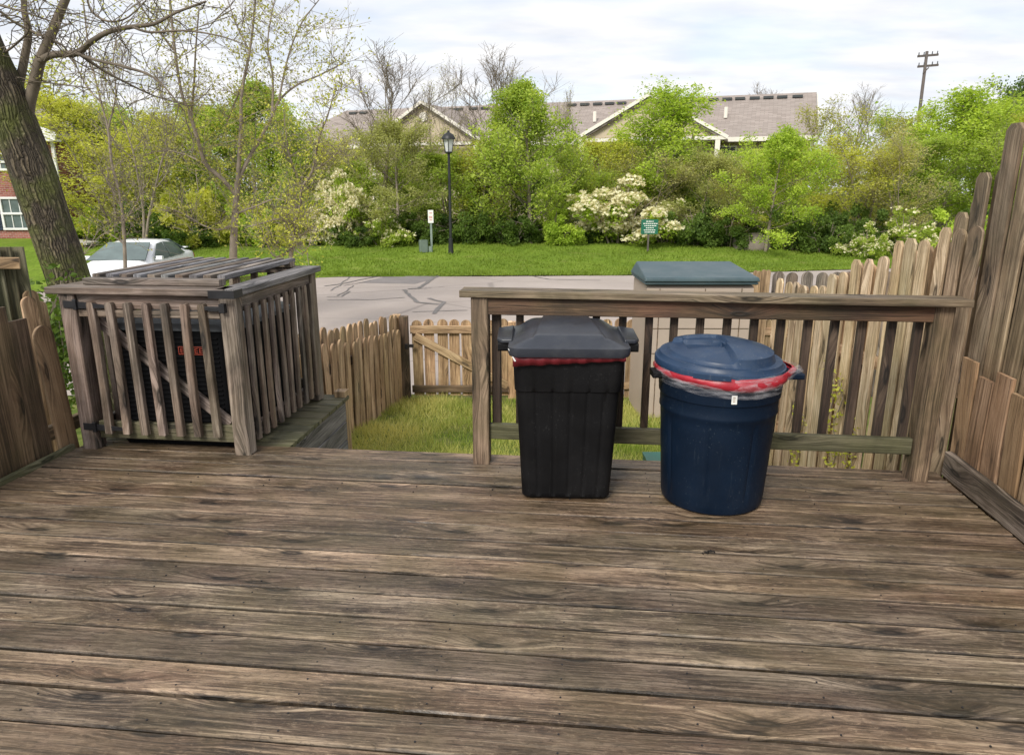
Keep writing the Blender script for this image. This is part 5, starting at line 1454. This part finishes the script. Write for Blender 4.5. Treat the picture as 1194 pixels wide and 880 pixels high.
for px, tp_, wp, Y, lb_, v in [(452, 52, 110, 29.5, 'bare twiggy tree rising behind the round olive tree', 0), (527, 68, 64, 30.0, 'slim bare tree rising behind the lamp head', 1),
                               (570, 56, 90, 30.5, 'bare tree left of the tall bright green tree', 0), (598, 76, 60, 31.5, 'thin bare tree touching the left side of the tall bright green tree', 1),
                               (662, 100, 44, 31.0, 'very thin bare tree right of the tall bright green tree', 1), (873, 98, 56, 62.0, 'bare treetop showing over the roof ridge at its right part', 0),
                               (980, 100, 60, 38.0, 'bare feathery treetop beyond the right end of the roof', 0), (165, 40, 110, 24.0, 'bare thin tree high above the white car', 1)]:
    put_tree(px, tp_, wp, Y, 'bare', lb_, v, GB, name='bare_tree')

def put_bush(px, ptop, wpx, Y, kind, label, var=0, group=None, name='shrub'):
    p = at(px, 285, Y); z0 = gz(p.x, Y) - .02; zt = at(px, ptop, Y).z
    sm, lm, bl, (h0, bw_) = BV[kind][var % len(BV[kind])]; s = (zt - z0) / h0; sxy = (wpx / F * Y * 1.05) / bw_
    o = empty(name, (p.x, Y, z0), random.Random(px).uniform(0, 6.28)); o.scale = (sxy, sxy, s); tag(o, label, 'shrub', group)
    for nm, me in (('stems', sm), ('foliage', lm), ('blossom', bl)):
        if me: a = bpy.data.objects.new(nm, me); col.objects.link(a); a.parent = o
    return o
GF = 'cream flowering shrubs along the wood edge'
put_bush(722, 218, 118, 27.8, 'cream', 'largest cream flowering shrub, left of and behind the notice sign', 0, GF, 'flowering_shrub')
put_bush(775, 236, 70, 27.9, 'dots', 'green shrub dotted with cream blossom right behind the notice sign', 0, GF, 'flowering_shrub')
put_bush(402, 212, 70, 27.6, 'cream', 'tall cream flowering shrub right of the slatted enclosure', 0, GF, 'flowering_shrub')
put_bush(372, 250, 50, 27.2, 'cream', 'low cream flowering shrub nearest the slatted enclosure', 0, GF, 'flowering_shrub')
put_bush(450, 240, 66, 27.2, 'dots', 'white dotted green shrub under the round olive tree', 0, GF, 'flowering_shrub')
put_bush(1055, 245, 90, 24.5, 'dots', 'white flowering shrub above the right hand pickets', 0, GF, 'flowering_shrub')
put_bush(1010, 262, 56, 24.2, 'dots', 'small white flowering shrub left of the bigger one above the right pickets', 0, GF, 'flowering_shrub')
GS = 'green shrubs under the trees'
Bs = [
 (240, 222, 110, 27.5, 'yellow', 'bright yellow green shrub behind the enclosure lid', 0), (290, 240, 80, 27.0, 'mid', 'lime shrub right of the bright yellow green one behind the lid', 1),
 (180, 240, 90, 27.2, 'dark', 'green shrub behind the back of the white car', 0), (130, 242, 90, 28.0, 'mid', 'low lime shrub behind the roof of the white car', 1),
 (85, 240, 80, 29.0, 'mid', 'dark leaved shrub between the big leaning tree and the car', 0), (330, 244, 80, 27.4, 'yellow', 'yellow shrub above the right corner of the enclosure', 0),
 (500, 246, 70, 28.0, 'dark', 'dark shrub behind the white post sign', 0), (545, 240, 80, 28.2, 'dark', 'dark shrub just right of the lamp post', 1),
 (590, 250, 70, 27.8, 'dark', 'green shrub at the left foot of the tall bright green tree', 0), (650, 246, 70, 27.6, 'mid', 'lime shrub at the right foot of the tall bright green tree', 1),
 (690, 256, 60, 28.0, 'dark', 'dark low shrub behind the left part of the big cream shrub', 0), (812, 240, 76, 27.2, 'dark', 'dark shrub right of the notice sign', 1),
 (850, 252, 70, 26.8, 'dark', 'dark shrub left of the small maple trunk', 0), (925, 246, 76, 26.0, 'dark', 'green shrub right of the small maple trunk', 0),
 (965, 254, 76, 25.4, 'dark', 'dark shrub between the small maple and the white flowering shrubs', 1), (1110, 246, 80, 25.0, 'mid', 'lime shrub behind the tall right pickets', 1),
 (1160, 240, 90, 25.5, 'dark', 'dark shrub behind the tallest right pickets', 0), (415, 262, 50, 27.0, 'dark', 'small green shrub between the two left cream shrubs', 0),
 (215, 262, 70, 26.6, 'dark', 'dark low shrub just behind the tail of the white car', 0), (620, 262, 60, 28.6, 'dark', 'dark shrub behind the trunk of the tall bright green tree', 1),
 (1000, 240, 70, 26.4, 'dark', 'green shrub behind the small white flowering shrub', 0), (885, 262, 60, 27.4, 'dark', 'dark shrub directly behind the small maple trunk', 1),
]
for px, tp_, wp, Y, kd, lb_, v in Bs: put_bush(px, tp_, wp, Y, kd, lb_, v, GS)
mb = MB(); p = at(886, 275, 27.0)
def rockmesh(mb, c, rx, ry, rz, seed):
    vs_ = []; n, m_ = 14, 9
    for j in range(m_ + 1):
        for i in range(n):
            th, ph = math.pi * j / m_, 2 * math.pi * i / n; d = Vector((math.sin(th) * math.cos(ph), math.sin(th) * math.sin(ph), math.cos(th)))
            k = 1 + .3 * noise.noise(d * 1.6 + Vector((seed, 0, 0))); vs_.append((c[0] + d.x * rx * k, c[1] + d.y * ry * k, c[2] + d.z * rz * k))
    mb.add(vs_, [(j * n + i, j * n + (i + 1) % n, (j + 1) * n + (i + 1) % n, (j + 1) * n + i) for j in range(m_) for i in range(n)])
p = at(876, 285, 26.2); rockmesh(mb, (p.x, 26.2, gz(p.x, 26.2) + .15), .75, .5, .42, 3)
tag(mb.build('boulder', M['rock'], smooth=True), 'brown boulder at the wood edge left of the small maple trunk', 'boulder')

# dense wood filling behind (uncountable mass)
rg = random.Random(77); lv = Leaves(77); mb = MB()
for i in range(84):
    px = rg.uniform(-80, 1300) if i < 60 else rg.uniform(400, 960); Y = rg.uniform(34, 41)
    tp_ = rg.uniform(168, 200) if 395 < px < 950 else rg.uniform(125, 175)
    p = at(px, 285, Y); z0 = gz(p.x, Y); H = at(px, tp_, Y).z - z0
    tube(mb, [(p.x, Y, z0), (p.x + rg.gauss(0, .2), Y, z0 + H * .8)], [.09, .03], 5)
    for _ in range(38):
        c = Vector((p.x + rg.gauss(0, 1.1), Y + rg.gauss(0, .9), z0 + H * rg.random() ** .8 * .97)); ct = rg.gauss(.4, .2)
        for k in range(22): lv.leaf(c + Vector((rg.gauss(0, .34), rg.gauss(0, .3), rg.gauss(0, .28))), .17, ct + rg.gauss(0, .12))
wd = empty('distant_wood', (0, 38, -1)); tag(wd, 'dense green woodland mass filling the gaps behind the nearer trees', 'wood', kind='stuff')
o = mb.build('trunks', M['twig'], wd); o = link('foliage', lv.mesh('foliage', M['lf_mid']), wd)

# ---------------------------------------------------------------- big leaning tree at left
bt_ = empty('leaning_tree', (at(92, 335, 6.9).x, 6.9, -.7)); tag(bt_, 'thick leaning tree with furrowed mossy bark at the left edge of the picture', 'tree')
def path(pts, Y0, Y1=None):
    n = len(pts); Y1 = Y0 if Y1 is None else Y1
    return [at(x, y, Y0 + (Y1 - Y0) * i / (n - 1)) for i, (x, y) in enumerate(pts)]
def sm(pts, rad, k=4):
    P, Rr = [], []
    for i in range(len(pts) - 1):
        a, b, c, d = pts[max(0, i - 1)], pts[i], pts[i + 1], pts[min(len(pts) - 1, i + 2)]
        for j in range(k):
            f = j / k; f2, f3 = f * f, f * f * f
            P.append(.5 * ((2 * b) + (c - a) * f + (2 * a - 5 * b + 4 * c - d) * f2 + (3 * b - a - 3 * c + d) * f3)); Rr.append(rad[i] + (rad[i + 1] - rad[i]) * f)
    P.append(pts[-1]); Rr.append(rad[-1]); return P, Rr
mb = MB(1)
P, Rr = sm(path([(128, 470), (104, 400), (82, 330), (62, 270), (42, 210), (20, 150), (2, 100), (-20, 50), (-45, -10), (-80, -90)], 6.9, 6.6), [.24, .21, .195, .185, .18, .17, .165, .15, .14, .11], 5)
P[0].z = min(P[0].z, -.75)
tube(mb, P, Rr, 28, uvr=1.25, rough=.14, seed=4)
mb.build('trunk', M['bark'], bt_, smooth=True)
mb = MB(2); limbs = []
def limb(pts, Y0, Y1, r0_, r1_, sides=8):
    n = len(pts); P, Rr = sm(path(pts, Y0, Y1), [r0_ + (r1_ - r0_) * i / (n - 1) for i in range(n)], 4); tube(mb, P, Rr, sides, uvr=.4, rough=.12); limbs.append((P, Rr)); return P
limb([(34, 170), (33, 130), (42, 90), (47, 71), (58, 45), (70, 15), (82, -15), (95, -60)], 6.8, 6.6, .055, .026)
limb([(47, 71), (62, 64), (90, 62), (105, 50), (125, 38), (150, 32), (180, 28), (205, 15), (240, 2)], 6.7, 6.0, .032, .008)
limb([(88, 62), (110, 70), (145, 78), (175, 88), (195, 105), (215, 130)], 6.5, 6.1, .016, .005, 5)
limb([(90, 62), (120, 82), (150, 98), (180, 112), (215, 122)], 6.5, 6.9, .014, .004, 5)
limb([(155, 32), (175, 38), (215, 36), (255, 42), (285, 52)], 6.2, 6.0, .012, .004, 5)
limb([(20, 110), (28, 70), (33, 38), (28, 10), (30, -20)], 6.8, 6.8, .04, .02, 6)
limb([(33, 35), (55, 45), (75, 55), (90, 80)], 6.8, 6.5, .014, .005, 5)
limb([(33, 35), (15, 25), (-5, 10)], 6.8, 6.8, .015, .008, 5)
limb([(0, 65), (18, 52), (34, 34), (22, 20), (0, 18)], 6.7, 6.5, .012, .005, 5)
limb([(40, 90), (55, 96), (80, 100), (110, 104)], 6.8, 6.6, .010, .003, 4)
limb([(-5, 5), (30, 15), (60, 25), (90, 30)], 6.5, 6.4, .010, .003, 4)
limb([(60, 45), (75, 62), (96, 76), (118, 88), (140, 110)], 6.7, 6.8, .010, .003, 4)
limb([(100, -20), (105, 10), (125, 25), (150, 20), (180, -10)], 6.2, 6.0, .012, .005, 4)
rg = random.Random(9); lv = Leaves(9)
for P, Rr in limbs:
    for k in range(int(len(P) * .6)):
        i = rg.randrange(len(P) // 4, len(P)); d = Vector((rg.gauss(0, 1), rg.gauss(0, .7), rg.gauss(.2, .8))).normalized(); ln = rg.uniform(.15, .55)
        q = grow(mb, rg, P[i], d, ln, .0045, .05, .2, 4, 3, .5)
        for j in (2, 3, 4):
            e = q[j] + Vector((rg.gauss(0, .1), rg.gauss(0, .1), rg.gauss(.03, .08))); tube(mb, [q[j - 1], e], [.0028, .002], 3, cap=False)
            if rg.random() < .8:
                for _ in range(2): lv.leaf(e + Vector((rg.gauss(0, .02), rg.gauss(0, .02), rg.gauss(0, .02))), .026, rg.random())
mb.build('limbs', M['limb'], bt_, smooth=True); link('crown', lv.mesh('crown', M['lf_bud']), bt_)

# ---------------------------------------------------------------- sparse young trees behind the enclosure
def traced_tree(name, label, lines, Y, seed, leafn, lsz, leafm='lf_bud', twl=(.3, .9), tw=1.6):
    root = empty(name, (at(lines[0][0][0][0], 310, Y).x, Y, -1)); tag(root, label, 'tree')
    mb_ = MB(seed); rg = random.Random(seed); lv = Leaves(seed)
    for li, (pts, r0_, r1_) in enumerate(lines):
        dy_ = rg.uniform(-.8, .8) if li else 0
        n = len(pts); P, Rr = sm(path(pts, Y, Y + dy_), [r0_ + (r1_ - r0_) * i / (n - 1) for i in range(n)], 4)
        if li == 0: P.insert(0, Vector((P[0].x, P[0].y, -1.05))); Rr.insert(0, Rr[0])
        tube(mb_, P, Rr, 7, cap=False, rough=.1)
        if li == 0: continue
        for k in range(int(len(P) * tw * .62)):
            i = rg.randrange(1, len(P)); d = Vector((rg.gauss(0, 1), rg.gauss(0, 1), rg.gauss(.35, .7))).normalized(); ln = rg.uniform(*twl)
            q = grow(mb_, rg, P[i], d, ln, .006, .06, .16, 4, 3, .4)
            for j in (1, 2, 3, 4):
                for _ in range(2):
                    e = q[j] + Vector((rg.gauss(0, .22), rg.gauss(0, .22), rg.gauss(.08, .2))); tube(mb_, [q[j - 1], e], [.0035, .002], 3, cap=False)
                    for _ in range(leafn): lv.leaf(q[j - 1].lerp(e, rg.uniform(.3, 1.05)) + Vector((rg.gauss(0, .05), rg.gauss(0, .05), rg.gauss(0, .05))), lsz, rg.random())
    mb_.build('trunk', M['twig'], root, smooth=True); link('crown', lv.mesh('crown', M[leafm]), root); return root
traced_tree('young_tree', 'young tree with brown trunk and many thin branches right behind the enclosure lid', [
    ([(272, 330), (272, 290), (273, 265), (275, 235), (277, 210)], .075, .05),
    ([(276, 228), (258, 208), (240, 192), (232, 168), (222, 135), (212, 110), (204, 60), (198, 0), (196, -50)], .045, .014),
    ([(277, 212), (279, 180), (281, 150), (281, 120), (284, 95), (291, 60), (296, 20), (300, -40)], .04, .014),
    ([(277, 210), (290, 185), (304, 160), (317, 137), (325, 118), (345, 100), (372, 88), (400, 74)], .038, .010),
    ([(272, 262), (255, 268), (235, 262), (215, 250), (190, 240)], .02, .006),
    ([(273, 250), (300, 240), (322, 232), (345, 240)], .02, .006), ([(222, 135), (226, 100), (228, 60), (232, 10)], .022, .010),
    ([(240, 192), (215, 180), (190, 176), (165, 182)], .018, .006), ([(284, 95), (270, 130), (262, 150)], .014, .006), ([(317, 137), (318, 90), (312, 50), (320, 0)], .022, .009),
    ([(204, 60), (180, 30), (160, 0), (150, -30)], .018, .008), ([(291, 60), (276, 30), (262, -10)], .016, .008), ([(325, 118), (335, 70), (350, 30), (372, 0)], .018, .008)],
    13.0, 31, 4, .055)
traced_tree('young_tree', 'slender crooked young tree rising at the right rear corner of the enclosure', [
    ([(339, 330), (339, 300), (342, 280), (343, 262)], .045, .03),
    ([(343, 262), (350, 240), (352, 220), (364, 200), (370, 170), (376, 150), (382, 135), (392, 100)], .028, .008),
    ([(343, 265), (332, 258), (322, 256), (300, 262), (285, 266)], .02, .006), ([(342, 280), (358, 270), (372, 262)], .016, .005), ([(340, 290), (322, 300), (312, 285), (306, 268)], .018, .006),
    ([(352, 220), (340, 190), (334, 160), (330, 120)], .016, .006), ([(364, 200), (380, 190), (395, 176)], .012, .005), ([(341, 288), (352, 296), (362, 284)], .012, .005)],
    12.0, 32, 4, .05, 'lf_yellow', (.2, .6))
traced_tree('young_tree', 'thin young tree in front of the white car windscreen', [
    ([(146, 340), (146, 310), (145, 285), (143, 250)], .03, .024),
    ([(143, 250), (138, 220), (130, 190), (126, 150), (118, 120), (104, 60), (98, 10), (92, -40)], .022, .008), ([(140, 240), (128, 215), (118, 200)], .012, .005),
    ([(143, 262), (160, 235), (166, 210)], .012, .005), ([(145, 285), (125, 272), (110, 282), (96, 300)], .010, .004), ([(126, 150), (135, 110), (132, 70), (140, 20)], .014, .006), ([(118, 120), (100, 100), (86, 70)], .012, .005)],
    11.0, 33, 2, .045, 'lf_bud', (.2, .6), 1.1)

# ivy between left fence and big tree
rg = random.Random(41); lv = Leaves(41); mb = MB(41)
for k in range(14):
    px = rg.uniform(28, 78); a = at(px, rg.uniform(420, 500), 5.6); b = at(px + rg.uniform(-8, 8), rg.uniform(325, 380), 5.6 + rg.uniform(-.2, .3)); tube(mb, [a, a.lerp(b, .5) + Vector((rg.gauss(0, .06), 0, 0)), b], [.008, .006, .004], 4, cap=False)
    for _ in range(110): lv.leaf(a.lerp(b, rg.random()) + Vector((rg.gauss(0, .09), rg.gauss(0, .12), rg.gauss(0, .08))), .055, rg.gauss(.5, .25), asp=.8)
iv = empty('ivy_shrub', (at(50, 400, 5.6).x, 5.6, -.7)); tag(iv, 'green leafy ivy between the left deck fence and the leaning tree', 'shrub')
mb.build('stems', M['twig'], iv); link('foliage', lv.mesh('foliage', M['lf_dark']), iv)
